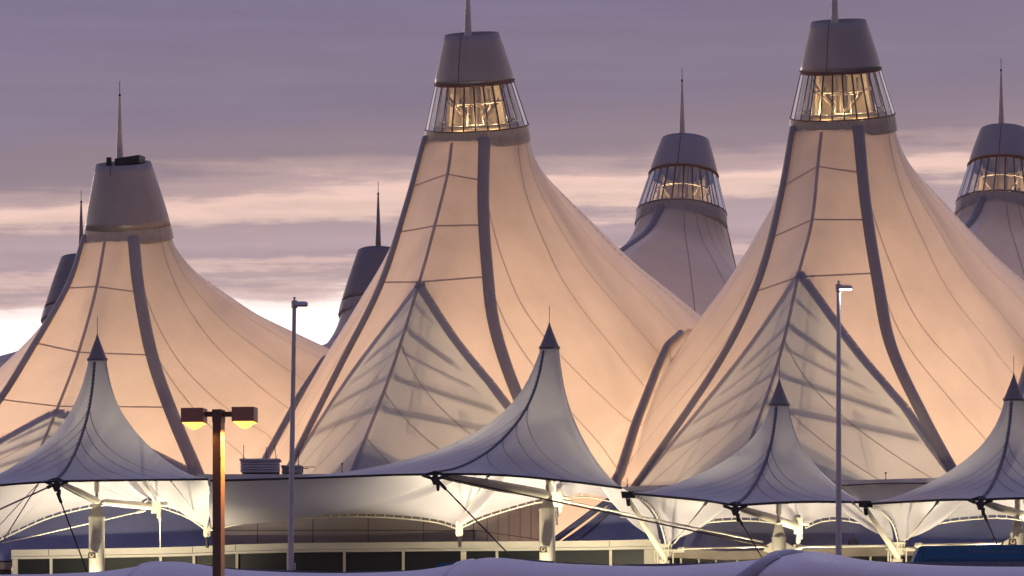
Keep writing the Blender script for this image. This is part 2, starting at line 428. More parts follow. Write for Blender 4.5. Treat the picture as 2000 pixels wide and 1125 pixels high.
    ctr = WG.mean((0, 1)) - UPV * 15
    if np.sum(NN * (WG - ctr)) < 0: NN = -NN
    def at(s, t, off=0):
        s = s % n; t = min(max(t, 0), 1) * (NT - 1)
        i0 = int(s) % n; i1 = (i0 + 1) % n; fs = s - int(s); j0 = min(int(t), NT - 2); ft = t - j0
        def bl(Q): return (Q[i0, j0] * (1 - ft) + Q[i0, j0 + 1] * ft) * (1 - fs) + (Q[i1, j0] * (1 - ft) + Q[i1, j0 + 1] * ft) * fs
        return bl(WG) + off * nrm(bl(NN)), nrm(bl(NN))
    fab = MB()
    # the clerestory wall stands in the plane through the apex and the feet of the two ridge covers
    LIM = {}
    if seam_apex is not None:
        a0 = G[keys['A'], int(round(seam_apex * (NT - 1)))]; pn = nrm(np.cross(G[keys['BR'], -2] - a0, G[keys['BL'], -2] - a0))
        if pn[1] < 0: pn = -pn
        for i in range(2 * nf + 1):
            dd = (G[i] - a0) @ pn; j = NT - 2
            while j > 5 and dd[j] > 0: j -= 1
            LIM[i] = min(1, (j + (0 - dd[j]) / max(1e-6, dd[j + 1] - dd[j])) / (NT - 1)) if j < NT - 2 else .985
        LIM[keys['A']] = seam_apex
    def lim_at(x):
        x = min(max(x, 0), 2 * nf); i = int(x); f_ = x - i
        return LIM[i] * (1 - f_) + LIM[min(i + 1, 2 * nf)] * f_
    # outside the clerestory arch the membrane is cooler in tint and less translucent
    Ak_, ta_ = keys['A'], seam_apex if seam_apex is not None else 9
    fs = [[], []]
    for i in range(n):
        for j in range(NT - 1):
            k = abs(i + .5 - Ak_) / nf
            lim = lim_at(i + .5) if (LIM and k < 1) else 9
            fs[1 if (k < 1 and (j + .5) / (NT - 1) > lim) else 0].append((i * NT + j, ((i + 1) % n) * NT + j, ((i + 1) % n) * NT + j + 1, i * NT + j + 1))
    base_i = len(fab.v); fab.v += [tuple(map(float, p)) for p in WG.reshape(-1, 3)]
    for mi_, fl_ in ((0, fs[0]), (2, fs[1])):
        for f_ in fl_: fab.f.append([base_i + q for q in f_]); fab.m.append(mi_); fab.sm.append(True)
    def strip(s0, t0, s1, t1, w, off=.03, m=40, mb=fab, mi=1, bow=0.0):
        pts = []; nn = []
        for k in range(m + 1):
            q = k / m
            p, nv = at(s0 + (s1 - s0) * q, t0 + (t1 - t0) * q + bow * math.sin(math.pi * q), off); pts.append(p); nn.append(nv)
        rows = []
        for k in range(m + 1):
            tg = nrm(pts[min(k + 1, m)] - pts[max(k - 1, 0)]); sd = np.cross(tg, nn[k])
            ww = w if np.isscalar(w) else w[0] + (w[1] - w[0]) * k / m
            rows.append([pts[k] - sd * ww / 2, pts[k] + sd * ww / 2])
        mb.grid(rows, mi, True)
    BLk, Ak, BRk, Ek = keys['BL'], keys['A'], keys['BR'], keys['E']
    nF = Ek - BRk
    # radial seams of the flanks: from the ridge cover down to the valley
    for (sa, ta, sb, tb) in ((0, .38, .11, 1), (0, .10, .18, 1), (.20, .02, .25, 1), (.30, .02, .33, 1), (.41, .02, .43, 1), (.53, .02, .55, 1), (.66, .02, .68, 1), (.82, .02, .84, 1)):
        strip(BRk + sa * nF, ta, BRk + sb * nF, tb, .05)
        strip(n - sa * nF, ta, n - sb * nF, tb, .05)
    # stitched trim that shows as dashes along the skyline
    for k in range(24 if not rear else 0):
        t = .26 + .03 * k; a_ = BRk + (.52 + .05 * k / 24) * nF
        strip(a_, t, a_ + .002 * nF, t + .017, .12, .015, 4)
    # horizontal seams of the front panels and the fan seams under the apex
    for tA, tL, tR in kA['hor']:
        strip(Ak, tA, BRk, tR, .09); strip(Ak, tA, BLk, tL, .09)
    for ta, q in kA['fan']:
        strip(Ak, ta, Ak + q * nf, 1, .065); strip(Ak, ta, Ak - q * nf, 1, .065)
    strip(Ak, .01, Ak, 1, .17, .04)
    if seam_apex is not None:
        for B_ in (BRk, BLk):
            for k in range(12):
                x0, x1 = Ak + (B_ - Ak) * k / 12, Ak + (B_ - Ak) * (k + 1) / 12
                strip(x0, lim_at(x0), x1, lim_at(x1), .72, .02, 4, mi=3)  # strip over the join, darkened to paint the beam's shadow
    fabo = fab.build('membrane', [M_FAB, M_SEAM, M_FABS, M_ARCHSHADE], root)
    # raised covers over the ridge cables
    def cover(s, name, w0, w1, t1=1.0, h=.22):
        mb = MB(); rows = []
        m = 46
        pts = [at(s, .0 + (t1) * k / m) for k in range(m + 1)]
        for k, (p, nv) in enumerate(pts):
            tg = nrm(pts[min(k + 1, m)][0] - pts[max(k - 1, 0)][0]); sd = np.cross(tg, nv)
            w = w0 + (w1 - w0) * k / m
            rows.append([p + sd * (w / 2) * math.cos(a) + nv * (h * math.sin(a) + .02) for a in np.linspace(math.pi, 0, 9)])
        mb.grid(rows, 0, True); return mb.build(name, M_BAND, root)
    hh = .05 if rear else .22
    cover(BRk, 'ridge_cover', .66, .80, h=hh); cover(BLk, 'ridge_cover', .66, .80, h=hh)
    cover(Ek, 'ridge_cover', .6, .6) if not rear else cover(BRk + .875 * nF, 'ridge_cover', .55, .75, .9)
    # valley tube on the right hand side
    if not rear:
        mb = MB(); vs = np.linspace(8.7, -5.0, 26)
        mb.tube([Wd(np.array([SP / 2, 10.6, 12.6])), Wd(np.array([SP / 2, 9.7, 14.0]))] + [Wd(np.array([SP / 2, v, np.interp(v, *vR) + .10])) for v in vs], [.27] * 2 + [.27 - .004 * k for k in range(26)], 12)
        mb.build('valley_cover', M_BAND, root)
    # wall membrane hanging from the lower edge down behind the parapet
    sk = MB(); rows = []
    for i in list(range(n - int(.10 * nF), n)) + list(range(0, BRk + int(.10 * nF) + 1)):
        b = WG[i, -1]; rows.append([b, b - UPV * (.9 if (i < BRk - 1 or i >= n - int(.10 * nF)) else 5.5)])
    sk.grid(rows, 0, False); sk.build('lower_wall', M_FAB, root)
    # gathered collar under the lantern
    def ringpts(z, r, m=72, wob=0):
        return [Wd(ring(2 * math.pi * k / m, z, r + (wob * math.sin(k * 2.3) * math.sin(k * .9)))) for k in range(m)]
    def lathe(zr, m=72, mi=0, mb=None, smooth=True):
        mb = mb or MB()
        g2 = np.array([ringpts(z, r, m, wb) for z, r, wb in zr]).transpose(1, 0, 2); mb.grid(g2, mi, smooth, closed_u=True); return mb
    if tall:
        lathe([(33.40, 2.70, .0), (33.44, 2.745, .02), (33.6, 2.73, .03), (33.85, 2.70, .035), (34.1, 2.68, .02), (34.24, 2.665, 0)]).build('collar', M_COLLAR, root)
        zb, rb, zt, rt = 34.25, 2.65, 36.45, 2.03
        lz = MB(); NP = 26
        for k in range(NP):
            a0, a1 = 2 * math.pi * k / NP, 2 * math.pi * (k + 1) / NP
            lz.add([Wd(ring(a0, zb, rb)), Wd(ring(a1, zb, rb)), Wd(ring(a1, zt, rt)), Wd(ring(a0, zt, rt))], [(0, 1, 2, 3)])
        gl = lz.build('lantern_glazing', M_GLASS, root)
        mu = MB()
        for k in range(NP):
            a0 = 2 * math.pi * k / NP
            mu.tube([Wd(ring(a0, zb, rb - .03)), Wd(ring(a0, zt, rt - .03))], .044, 6)
        mu.build('mullions', M_DARK, gl)
        for nm, z, r in (('sill_ring', zb, rb + .01), ('head_ring', zt, rt + .015)):
            mb = MB(); pp = ringpts(z, r, 60); mb.tube(pp + [pp[0]], .04, 6, cap=False); mb.build(nm, M_RUSTLINE, gl)
        mb = MB(); dk = ringpts(34.22, 2.62, 48); mb.add(dk, [tuple(range(48))], 0); mb.add([p - UPV * .08 for p in dk], [tuple(range(48))[::-1]], 0); mb.build('lantern_baffle', M_STEELIN, root)  # unseen disc added to keep lantern light off the membrane below
        # inside the lantern: mast head, frames, lining
        mb = MB(); mb.tube([Wd(ring(0, 31.5, 0)), Wd(ring(0, 37, 0))], .30, 12)
        for a in (.5, 2.1, 3.7, 5.3):
            mb.tube([Wd(ring(a, 34.4, .3)), Wd(ring(a + .35, 35.3, 1.3)), Wd(ring(a + .2, 36.2, 1.7))], .06, 6)
        mb.build('mast_head', M_STEELIN, root)
        mb = MB()
        pp = ringpts(35.55, 1.55, 40); mb.tube(pp + [pp[0]], .05, 6, cap=False)
        pp = ringpts(34.45, 2.2, 40); mb.tube(pp + [pp[0]], .06, 6, cap=False)
        for a in (-.55, .0, .45):
            p0 = Wd(ring(a, 34.4, 1.75)); p1 = Wd(ring(a, 35.5, 1.5)); mb.tube([p0, p1], .04, 6)
            mb.tube([Wd(ring(a - .16, 35.45, 1.5)), Wd(ring(a + .16, 35.45, 1.5))], .06, 6)
        mb.build('service_frame', M_LIGHTSTEEL, root)
        toview = nrm(np.array([0, 0, 0]) - mast * np.array([1, 1, 0])); va = math.atan2(np.dot(toview, r_), np.dot(toview, o_))
        # soft lining cone standing behind the mast head
        mb = MB(); rows = []
        for k in range(41):
            a = va + math.pi + (k / 40 - .5) * 3.6
            w = .06 * math.sin(k * 1.7) + .03 * math.sin(k * 4.1)
            rows.append([Wd(ring(a, z, r + w)) for z, r in ((33.6, 1.55), (34.4, 1.5), (35.2, 1.42), (36.0, 1.32), (36.5, 1.25))])
        mb.grid(rows, 0, True); mb.build('lining', M_LINER, root)
        if lantern_power:
            for da in (-.5, .55):
                lamp('lantern_lamp', 'POINT', Wd(ring(va + da, 34.6, 1.75)), lantern_power, (1, .78, .46), root, .12)
        cb, rcb, ct_, rct = 36.50, 2.05, (38.62 if rear else 38.92), (1.42 if rear else 1.38)
    else:
        lathe([(28.85, 2.26, .0), (28.9, 2.36, .03), (29.05, 2.33, .04), (29.3, 2.30, .03), (29.6, 2.25, 0)]).build('collar', M_COLLAR, root)
        cb, rcb, ct_, rct = 29.6, 2.24, 32.85, 1.43
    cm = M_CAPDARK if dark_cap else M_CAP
    prof = [(cb, rcb - .12, 0), (cb, rcb, 0)]
    for k in range(1, 9):
        q = k / 8; prof.append((cb + (ct_ - cb) * q, rcb + (rct - rcb) * (q ** 1.12), 0))
    prof += [(ct_, rct - .06, 0), (ct_ - .35, rct - .02, 0), (cb + .3, rcb - .14, 0)]
    mb = lathe(prof)
    # closing deck a little below the rim
    dk = ringpts(ct_ - .3, rct - .04, 72); mb.add(dk, [tuple(range(72))], 0)
    cap = mb.build('cap', cm, root)
    mb = MB(); a = (-.16 if not rear else math.pi + .05)
    mb.tube([Wd(ring(a, cb + (ct_ - cb) * q, rcb + (rct - rcb) * q ** 1.12)) for q in np.linspace(.01, .99 if tall else (.3), 12)] if tall or dark_cap else [Wd(ring(a, cb + (ct_ - cb) * q, rcb + (rct - rcb) * q ** 1.12)) for q in np.linspace(.85, .99, 4)], .022, 6)
    if tall: mb.tube((lambda q: q + [q[0]])(ringpts(cb + .02, rcb + .01, 60)), .04, 6, cap=False)
    mb.build('joints', M_SEAMLINE if not tall else M_RUSTLINE, cap)
    if junk:
        mb = MB(); c = Wd(ring(1.2, ct_ + .08, .45)); mb.box(c, (1.35, 1.0, .42), (r_ + UPV * .12, o_, UPV))
        mb.box(Wd(ring(-1.1, ct_ + .1, .75)), (.22, .22, .5), (r_, o_, UPV))
        mb.build('hatch', M_DARK, root)
    # spire
    b0 = Wd(ring(0, ct_, 0)) - r_ * sgn * .20; tz = b0[2] + 3.55
    mb = MB(); mb.tube([b0 - UPV * 1.0, b0 + UPV * .2, np.array([b0[0], b0[1], b0[2] + 1.8]), np.array([b0[0], b0[1], tz])], [.21, .19, .12, .045], 12)
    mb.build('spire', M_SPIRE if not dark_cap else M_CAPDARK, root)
    mb = MB(); mb.tube([(b0[0], b0[1], tz - .05), (b0[0], b0[1], tz + .72)], .018, 6); mb.tube([(b0[0], b0[1], tz - .06), (b0[0], b0[1], tz + .06)], .06, 8)
    mb.build('rod', M_DARK, root)
    # mast and trusses inside (they throw the shadows that show through the membrane)
    mb = MB(); mb.tube([mast - UPV * 1.7, mast + UPV * (zring + .5)], .45, 14)
    mb.build('mast', M_WHITE, root)
    if seam_apex is not None:
        mb = MB(); ta = seam_apex
        for B_, sg in ((BRk, 1), (BLk, -1)):
            q = [at(Ak + (B_ - Ak) * k / 14, lim_at(Ak + (B_ - Ak) * k / 14), -.34)[0] for k in range(15)]
            mb.tube(q, .19, 8)
        mb.build('arch_beam', M_WHITE, root)
        mb = MB()
        for (t0, q1, t1, rad) in kA['bars']:
            for B_ in (BRk, BLk):
                q = [at(Ak, t0, -.8)[0], at(Ak + (B_ - Ak) * q1, t1, -.8)[0]]
                mb.tube(q, rad, 8)
        for B_ in (BRk, BLk):
            for q1, t0, t1 in ((.30, ta + .03, .86), (.62, .80, .97)):
                q = [at(Ak + (B_ - Ak) * q1, t0 + (t1 - t0) * k / 12, -.6)[0] for k in range(13)]
                mb.tube(q, .08, 8)
        mb.build('truss', M_WHITE, root)
    if inner_power:
        for u, v, z, e in ((-6.2, 1.5, 3.0, 1.0), (6.2, 1.5, 3.0, 1.0), (0, -8, 4, 1.1), (0, 4.0, 0.0, .3)):
            lamp('hall_lamp', 'POINT', Wd(np.array([u, v, z])), inner_power * e, (1.0, .60, .34), root, .45)
        lamp('hall_lamp', 'POINT', Wd(np.array([.6, -3.0, zring - 14])), inner_power * .055, (1.0, .61, .35), root, 1.6)
        lamp('clerestory_lamp', 'POINT', Wd(np.array([0, 4.0, 10.0])), inner_power * .75, (1.0, .74, .48), root, .65)
    if patch:
        mb = MB(); rows = []
        for k in range(7):
            p, nv = at(BRk, patch[0] + (patch[1] - patch[0]) * k / 6); p2, _ = at(BRk, patch[0] + .02 + (patch[1] - patch[0]) * k / 6)
            sd = np.cross(nrm(p2 - p), nv)
            rows.append([p + sd * .34 * math.cos(a) + nv * (.23 * math.sin(a) + .03) for a in np.linspace(math.pi * .80, math.pi * .12, 7)])
        mb.grid(rows, 0, True); tag(mb.build('patch', M_COLLAR, root), 'pale rectangular patch on the right ridge cover')
    return root, at, keys, n
def front_mast(i): return C0 + ROW * SP * i
def rear_mast(i): return front_mast(i) - OUT * WID
KTALL = dict(hor=[(.11, .145, .125), (.255, .285, .255), (.41, .44, .405)], fan=[(.58, .92), (.72, .66), (.86, .30)],
             bars=[(.475, .34, .545, .12), (.545, .60, .67, .20), (.60, .72, .74, .10), (.67, .84, .81, .17), (.76, .92, .88, .20)])
KLOW = dict(hor=[(.20, .21, .22), (.44, .44, .47), (.67, .665, .69)], fan=[(.80, .8), (.9, .4)],
            bars=[(.74, .5, .84, .14), (.80, .6, .90, .14), (.87, .6, .96, .14)])
m1, m2, m3 = front_mast(-1) + ROW * .25, front_mast(0) + ROW * .06, front_mast(1) + ROW * .12
L2 = {k: local_curve(v, m2) for k, v in T2.items()}
L3 = {k: local_curve(v, m3) for k, v in T3.items()}
L1 = {k: local_curve(v, m1) for k, v in T1.items()}
HP = 3650
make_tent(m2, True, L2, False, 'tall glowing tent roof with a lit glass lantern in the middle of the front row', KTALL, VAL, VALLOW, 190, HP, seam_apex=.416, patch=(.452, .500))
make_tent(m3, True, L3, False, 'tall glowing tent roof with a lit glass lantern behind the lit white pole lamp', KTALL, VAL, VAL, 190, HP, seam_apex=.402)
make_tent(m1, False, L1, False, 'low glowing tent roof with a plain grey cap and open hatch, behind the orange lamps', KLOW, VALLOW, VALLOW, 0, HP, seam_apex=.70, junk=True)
make_tent(rear_mast(0), True, L2, True, 'distant tent roof with a lit glass lantern seen between the two tall front tents', KTALL, VAL, VAL, 140, 320)
make_tent(rear_mast(1), True, L2, True, 'distant tent roof with a lit glass lantern cut by the right picture edge', KTALL, VAL, VAL, 170, 550)
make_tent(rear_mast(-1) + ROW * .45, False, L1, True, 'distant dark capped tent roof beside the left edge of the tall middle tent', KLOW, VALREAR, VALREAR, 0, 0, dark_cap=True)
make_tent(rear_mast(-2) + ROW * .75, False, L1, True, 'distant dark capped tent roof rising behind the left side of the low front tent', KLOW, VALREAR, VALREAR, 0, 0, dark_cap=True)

# ---------------------------------------------------------------- terminal buildings in front of the roofs
def wallY(px, base): return base - .0061 * (px - 1000)
# main parapet behind the canopies
t = thing('terminal_wall', P(1300, 1000, 277) * np.array([1, 1, 0]) + UPV * DECK, 'long grey roof parapet wall below the two tall front tents', 'wall')
mb = MB()
def band_box(mb, pts, ytop, ybot, base, thick, mi=0):
    for (a, b) in zip(pts[:-1], pts[1:]):
        A0 = P(a, ytop(a), wallY(a, base)); B0 = P(b, ytop(b), wallY(b, base))
        A1 = P(a, ybot(a), wallY(a, base)); B1 = P(b, ybot(b), wallY(b, base))
        mb.prism([A1, B1, B0, A0], np.array([.02, thick, 0]), mi)
ptop = lambda px: 951 - (px - 1200) * .0285
band_box(mb, [1212, 2500], lambda px: ptop(px) + 9, lambda px: ptop(px) + 60, 277, .6)
mb.build('wall', M_PARA, t)
mb = MB(); band_box(mb, [1212, 2500], ptop, lambda px: ptop(px) + 8, 276.7, 1.0)
mb.build('coping', M_PARA, t)
mb = MB(); pts = [P(px, ptop(px) + 10.5 + 2.2 * math.sin(px * .021), wallY(px, 276.6)) for px in range(1200, 2101, 12)]
mb.tube(pts, .025, 5); mb.build('cable', M_DARK, t)

# curved brown block behind the left pair of canopies
t = thing('terminal_block', P(650, 1000, 285) * np.array([1, 1, 0]) + UPV * DECK, 'brown panelled terminal block with a flat roof between the two left canopies', 'building')
xs = list(np.linspace(432, 930, 15))
def bY(px): return 282.6 - .6 * (1 - ((px - 680) / 250.) ** 2) - .0054 * (px - 680)
mb = MB()
for a, b in zip(xs[:-1], xs[1:]):
    mb.prism([P(a, 1100, bY(a)), P(b, 1100, bY(b)), P(b, 932, bY(b)), P(a, 932, bY(a))], (0, 1.0, 0))
ra, rb_ = P(930, 1100, bY(930)), P(1080, 1100, 287)
mb.prism([ra, rb_, P(1080, 965, 287), P(930, 935, bY(930))], (0.0, .8, 0))
wl = mb.build('wall', M_BROWN, t)
mb = MB()
for px in (503, 611, 719, 827, 925):
    mb.tube([P(px, 1098, bY(px) - .01), P(px, 940, bY(px) - .01)], .018, 4)
for py in (1036,):
    mb.tube([P(px, py - (px - 430) * .0, bY(px) - .01) for px in xs], .018, 4)
for k in range(1, 7):
    q = k / 7.; px = 930 + 150 * q; Yq = bY(930) + (287 - bY(930)) * q
    mb.tube([P(px, 1098, Yq - .02), P(px, 970, Yq - .02)], .018, 4)
mb.tube([P(930, 1036, bY(930) - .02), P(1080, 1058, 287 - .02)], .018, 4)
mb.build('joints', M_SEAMLINE, wl)
mb = MB()
xr = list(np.linspace(385, 1000, 20))
for a, b in zip(xr[:-1], xr[1:]):
    mb.prism([P(a, 950, 276.5), P(b, 950, 276.5), P(b, 926, 276.5), P(a, 926, 276.5)], (0, 3.2, 0))
mb.build('roof', M_PARA, t)

# low window pavilion
t = thing('window_pavilion', P(650, 1100, 280) * np.array([1, 1, 0]) + UPV * DECK, 'long low cream framed pavilion with dark windows under the canopies', 'building')
ftop = lambda px: float(np.interp(px, [20, 95, 300, 376, 460, 560, 700, 900, 1040, 1190, 1290], [1074, 1073, 1069.5, 1067.5, 1063.5, 1061, 1059.5, 1058, 1057.5, 1055.5, 1053.5]))
fY = lambda px: float(np.interp(px, [20, 376, 700, 900, 1290], [283.6, 282.5, 280.5, 279.3, 277.2]))
segs = [22, 95, 200, 310, 376, 460, 560, 670, 785, 900, 968, 1080, 1190, 1262, 1290]
mb = MB(); mb2 = MB()
for a, b in zip(segs[:-1], segs[1:]):
    mb.prism([P(a, ftop(a) + 13, fY(a)), P(b, ftop(b) + 13, fY(b)), P(b, ftop(b), fY(b)), P(a, ftop(a), fY(a))], (0, 1.0, 0))
    mb2.prism([P(a, ftop(a) + 18, fY(a) - .08), P(b, ftop(b) + 18, fY(b) - .08), P(b, ftop(b) + 13.6, fY(b) - .08), P(a, ftop(a) + 13.6, fY(a) - .08)], (0, 1.0, 0))
for px in (95, 376, 460, 900, 1190): mb.tube([P(px, ftop(px) + 12, fY(px) - .005), P(px, ftop(px) + 1, fY(px) - .005)], .014, 4, mi=1)
fo = mb.build('fascia', [M_FASCIA, M_SEAMLINE], t); mb2.build('gutter', M_WHITE, fo)
mb = MB()
for a, b in zip(segs[:-1], segs[1:]):
    mb.prism([P(a, ftop(a) + 2, fY(a) + 1.01), P(b, ftop(b) + 2, fY(b) + 1.01), P(b, ftop(b) + 2, fY(b) + 4), P(a, ftop(a) + 2, fY(a) + 4)], (0, 0, -.1))
mb.build('roof', M_PARA, t)
mull = [24, 97, 311, 376, 460, 560, 670, 785, 900, 968, 1190, 1258]
zbot = DECK + .15
for a, b in zip(mull[:-1], mull[1:]):
    def wp(px, top, dy=0):
        p = P(px, ftop(px) + 18.4 if top else 1100, fY(px) + dy)
        if not top: p[2] = zbot
        return p
    mb = MB()
    # frame: one jamb on the left of each bay and a foot rail
    p0, p1 = wp(a + .0, False, .10), wp(a, True, .10)
    w = .13 if a not in (24, 900) else .26
    mb.prism([p0, p0 + (w, 0, 0), p1 + (w, 0, 0), p1], (0, .25, 0))
    q0, q1 = wp(a, False, .12), wp(b, False, .12)
    mb.prism([q0 + (w, 0, 0), q1, q1 + UPV * .3, q0 + UPV * .3 + (w, 0, 0)], (0, .2, 0))
    wo_ = mb.build('window', M_WHITE, t)
    mb = MB(); a0, b0, b1, a1 = wp(a, False, .28), wp(b, False, .28), wp(b, True, .28), wp(a, True, .28)
    mb.prism([a0, b0, b1, a1], (0, .05, 0)); mb.build('pane', M_WIN, wo_)
mb = MB()
p0, p1 = wp(1258, False, .05), wp(1258, True, .05)
mb.prism([p0, p0 + (.85, 0, 0), p1 + (.85, 0, 0), p1], (0, .4, 0)); mb.build('end_post', M_FASCIA, t)
# low far pavilion to the right
t = thing('far_pavilion', P(1500, 1100, 283) * np.array([1, 1, 0]) + UPV * DECK, 'dim low pavilion with a brownish fascia right of the bright window band', 'building')
ff = lambda px: float(np.interp(px, [1296, 1420, 1650, 2100], [1071, 1077, 1070, 1063]))
mb = MB()
sg = [1296, 1360, 1420, 1500, 1650, 1800, 2100]
for a, b in zip(sg[:-1], sg[1:]):
    mb.prism([P(a, ff(a) + 17, 275.4), P(b, ff(b) + 17, 275.4), P(b, ff(b), 275.4), P(a, ff(a), 275.4)], (0, 1.5, 0))
mb.build('fascia', paint('dim brown fascia', (.30, .25, .20), .6), t)
for px in (1330, 1365, 1398, 1440, 1520, 1600, 1700):
    mb = MB(); mb.box(P(px, 1093, 275.7) - UPV * .9, (.09, .15, 2.2)); mb.build('post', M_WHITE, t)
mb = MB(); A0, B0 = P(1296, 1088, 276.1), P(2100, 1080, 276.1)
mb.prism([A0 * np.array([1, 1, 0]) + UPV * zbot, B0 * np.array([1, 1, 0]) + UPV * zbot, B0, A0], (0, .1, 0)); mb.build('glass', M_WIN, t)

# slate-blue lower membranes sloping up to the hall
def slope_roof(pts, label):
    c = np.mean([p for p in pts], 0)
    # dense sheet following the four corners with a slight sag
    p00, p10, p11, p01 = [np.asarray(p, float) for p in pts]
    g2 = []
    for i in range(41):
        row = []
        for j in range(25):
            u, v = i / 40, j / 24
            p = p00 * (1 - u) * (1 - v) + p10 * u * (1 - v) + p11 * u * v + p01 * (1 - u) * v
            row.append(p - UPV * .25 * math.sin(math.pi * v) * (.6 + .4 * math.sin(math.pi * u)))
        g2.append(row)
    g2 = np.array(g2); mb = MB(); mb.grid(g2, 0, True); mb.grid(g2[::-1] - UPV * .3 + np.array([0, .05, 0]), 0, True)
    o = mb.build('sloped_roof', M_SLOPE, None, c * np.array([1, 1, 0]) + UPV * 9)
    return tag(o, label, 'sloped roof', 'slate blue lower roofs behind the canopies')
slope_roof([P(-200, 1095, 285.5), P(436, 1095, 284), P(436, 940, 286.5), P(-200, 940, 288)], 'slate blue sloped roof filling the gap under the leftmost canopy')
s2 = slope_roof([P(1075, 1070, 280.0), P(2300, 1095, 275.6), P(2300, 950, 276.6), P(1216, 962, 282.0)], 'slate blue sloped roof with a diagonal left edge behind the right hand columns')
mb = MB()
for (xa, ya, xb, yb, r) in ((1082, 1056, 1196, 972, .16), (1112, 1068, 1215, 978, .10)):
    mb.tube([P(xa, ya, 279.9), P(xb, yb, 281.7)], r, 8)
mb.build('edge_rib', M_SLATE, s2)

# louvred roof vents, rods
def vent(px0, px1, py0, py1, Yd, label, n):
    a, b = P(px0, py1, Yd), P(px1, py0, Yd); w = b[0] - a[0]; h = b[2] - a[2]; c = (a + b) / 2
    t = thing('roof_vent', (c[0], Yd + 1, a[2]), label, 'roof vent', 'louvred vents on the flat roof')
    mb = MB(); mb.box((c[0], Yd + 1.2, c[2]), (w * .93, 1.6, h * .98)); mb.build('casing', M_PARA, t)
    mb = MB()
    for k in range(n):
        z = a[2] + h * (k + .5) / n
        mb.prism([(a[0], Yd + .0, z - h * .18 / n), (b[0], Yd + .0, z - h * .18 / n), (b[0] - .04, Yd + .12, z + h * .55 / n), (a[0] + .04, Yd + .12, z + h * .55 / n)], (0, .05, .0))
    mb.build('louvres', M_VENT, t)
    mb = MB(); mb.box((c[0], Yd + 1.0, b[2] + .03), (w * 1.02, 2.1, .06)); mb.build('lid', M_VENT, t)
    return t
vent(468, 546, 898, 923, 277.5, 'larger louvred grey vent box on the flat roof left of the tall thin pole', 5)
vent(549, 589, 911, 924, 278.2, 'smaller low louvred vent right behind the tall thin pole', 3)
def rod(px, y0, y1, Yd, label, lean=0, knob=False):
    mb = MB(); b, tp = P(px, y1, Yd), P(px + lean, y0, Yd); mb.tube([b, tp], .018, 5); mb.tube([b, b + UPV * .12], .045, 6)
    if knob: mb.box(tp, (.08, .08, .08))
    tag(mb.build('lightning_rod', M_DARK, None, b), label, 'rod', 'thin rods on the roof edges')
rod(476, 869, 899, 277.8, 'thin upright rod at the left end of the larger roof vent')
rod(520, 873, 899, 278.6, 'short thin rod at the middle of the larger roof vent')
rod(540, 870, 900, 277.8, 'slightly leaning rod at the right end of the larger roof vent', -4)
rod(583, 882, 912, 278.4, 'thin rod on the smaller roof vent beside the tall pole')
rod(668, 906, 926, 277, 'short knobbed rod on the flat roof left of the middle canopy', 0, True)
rod(1225, 934, 952, 276.4, 'short rod where the middle canopy meets the right parapet')
rod(1730, 924, 940, 274.2, 'short knobbed rod on the parapet between the two right canopies', 0, True)
mb = MB(); a = P(592, 912, 277.3); mb.tube([a, P(615, 912, 277.3)], .02, 5); mb.tube([P(590, 915, 277.3), P(603, 915, 277.3)], .02, 5); mb.tube([P(591, 924, 277.3), P(591, 911, 277.3)], .03, 5)
tag(mb.build('aerial', M_DARK, None, P(591, 924, 277.3)), 'small sideways aerial with two bars beside the smaller roof vent', 'aerial')

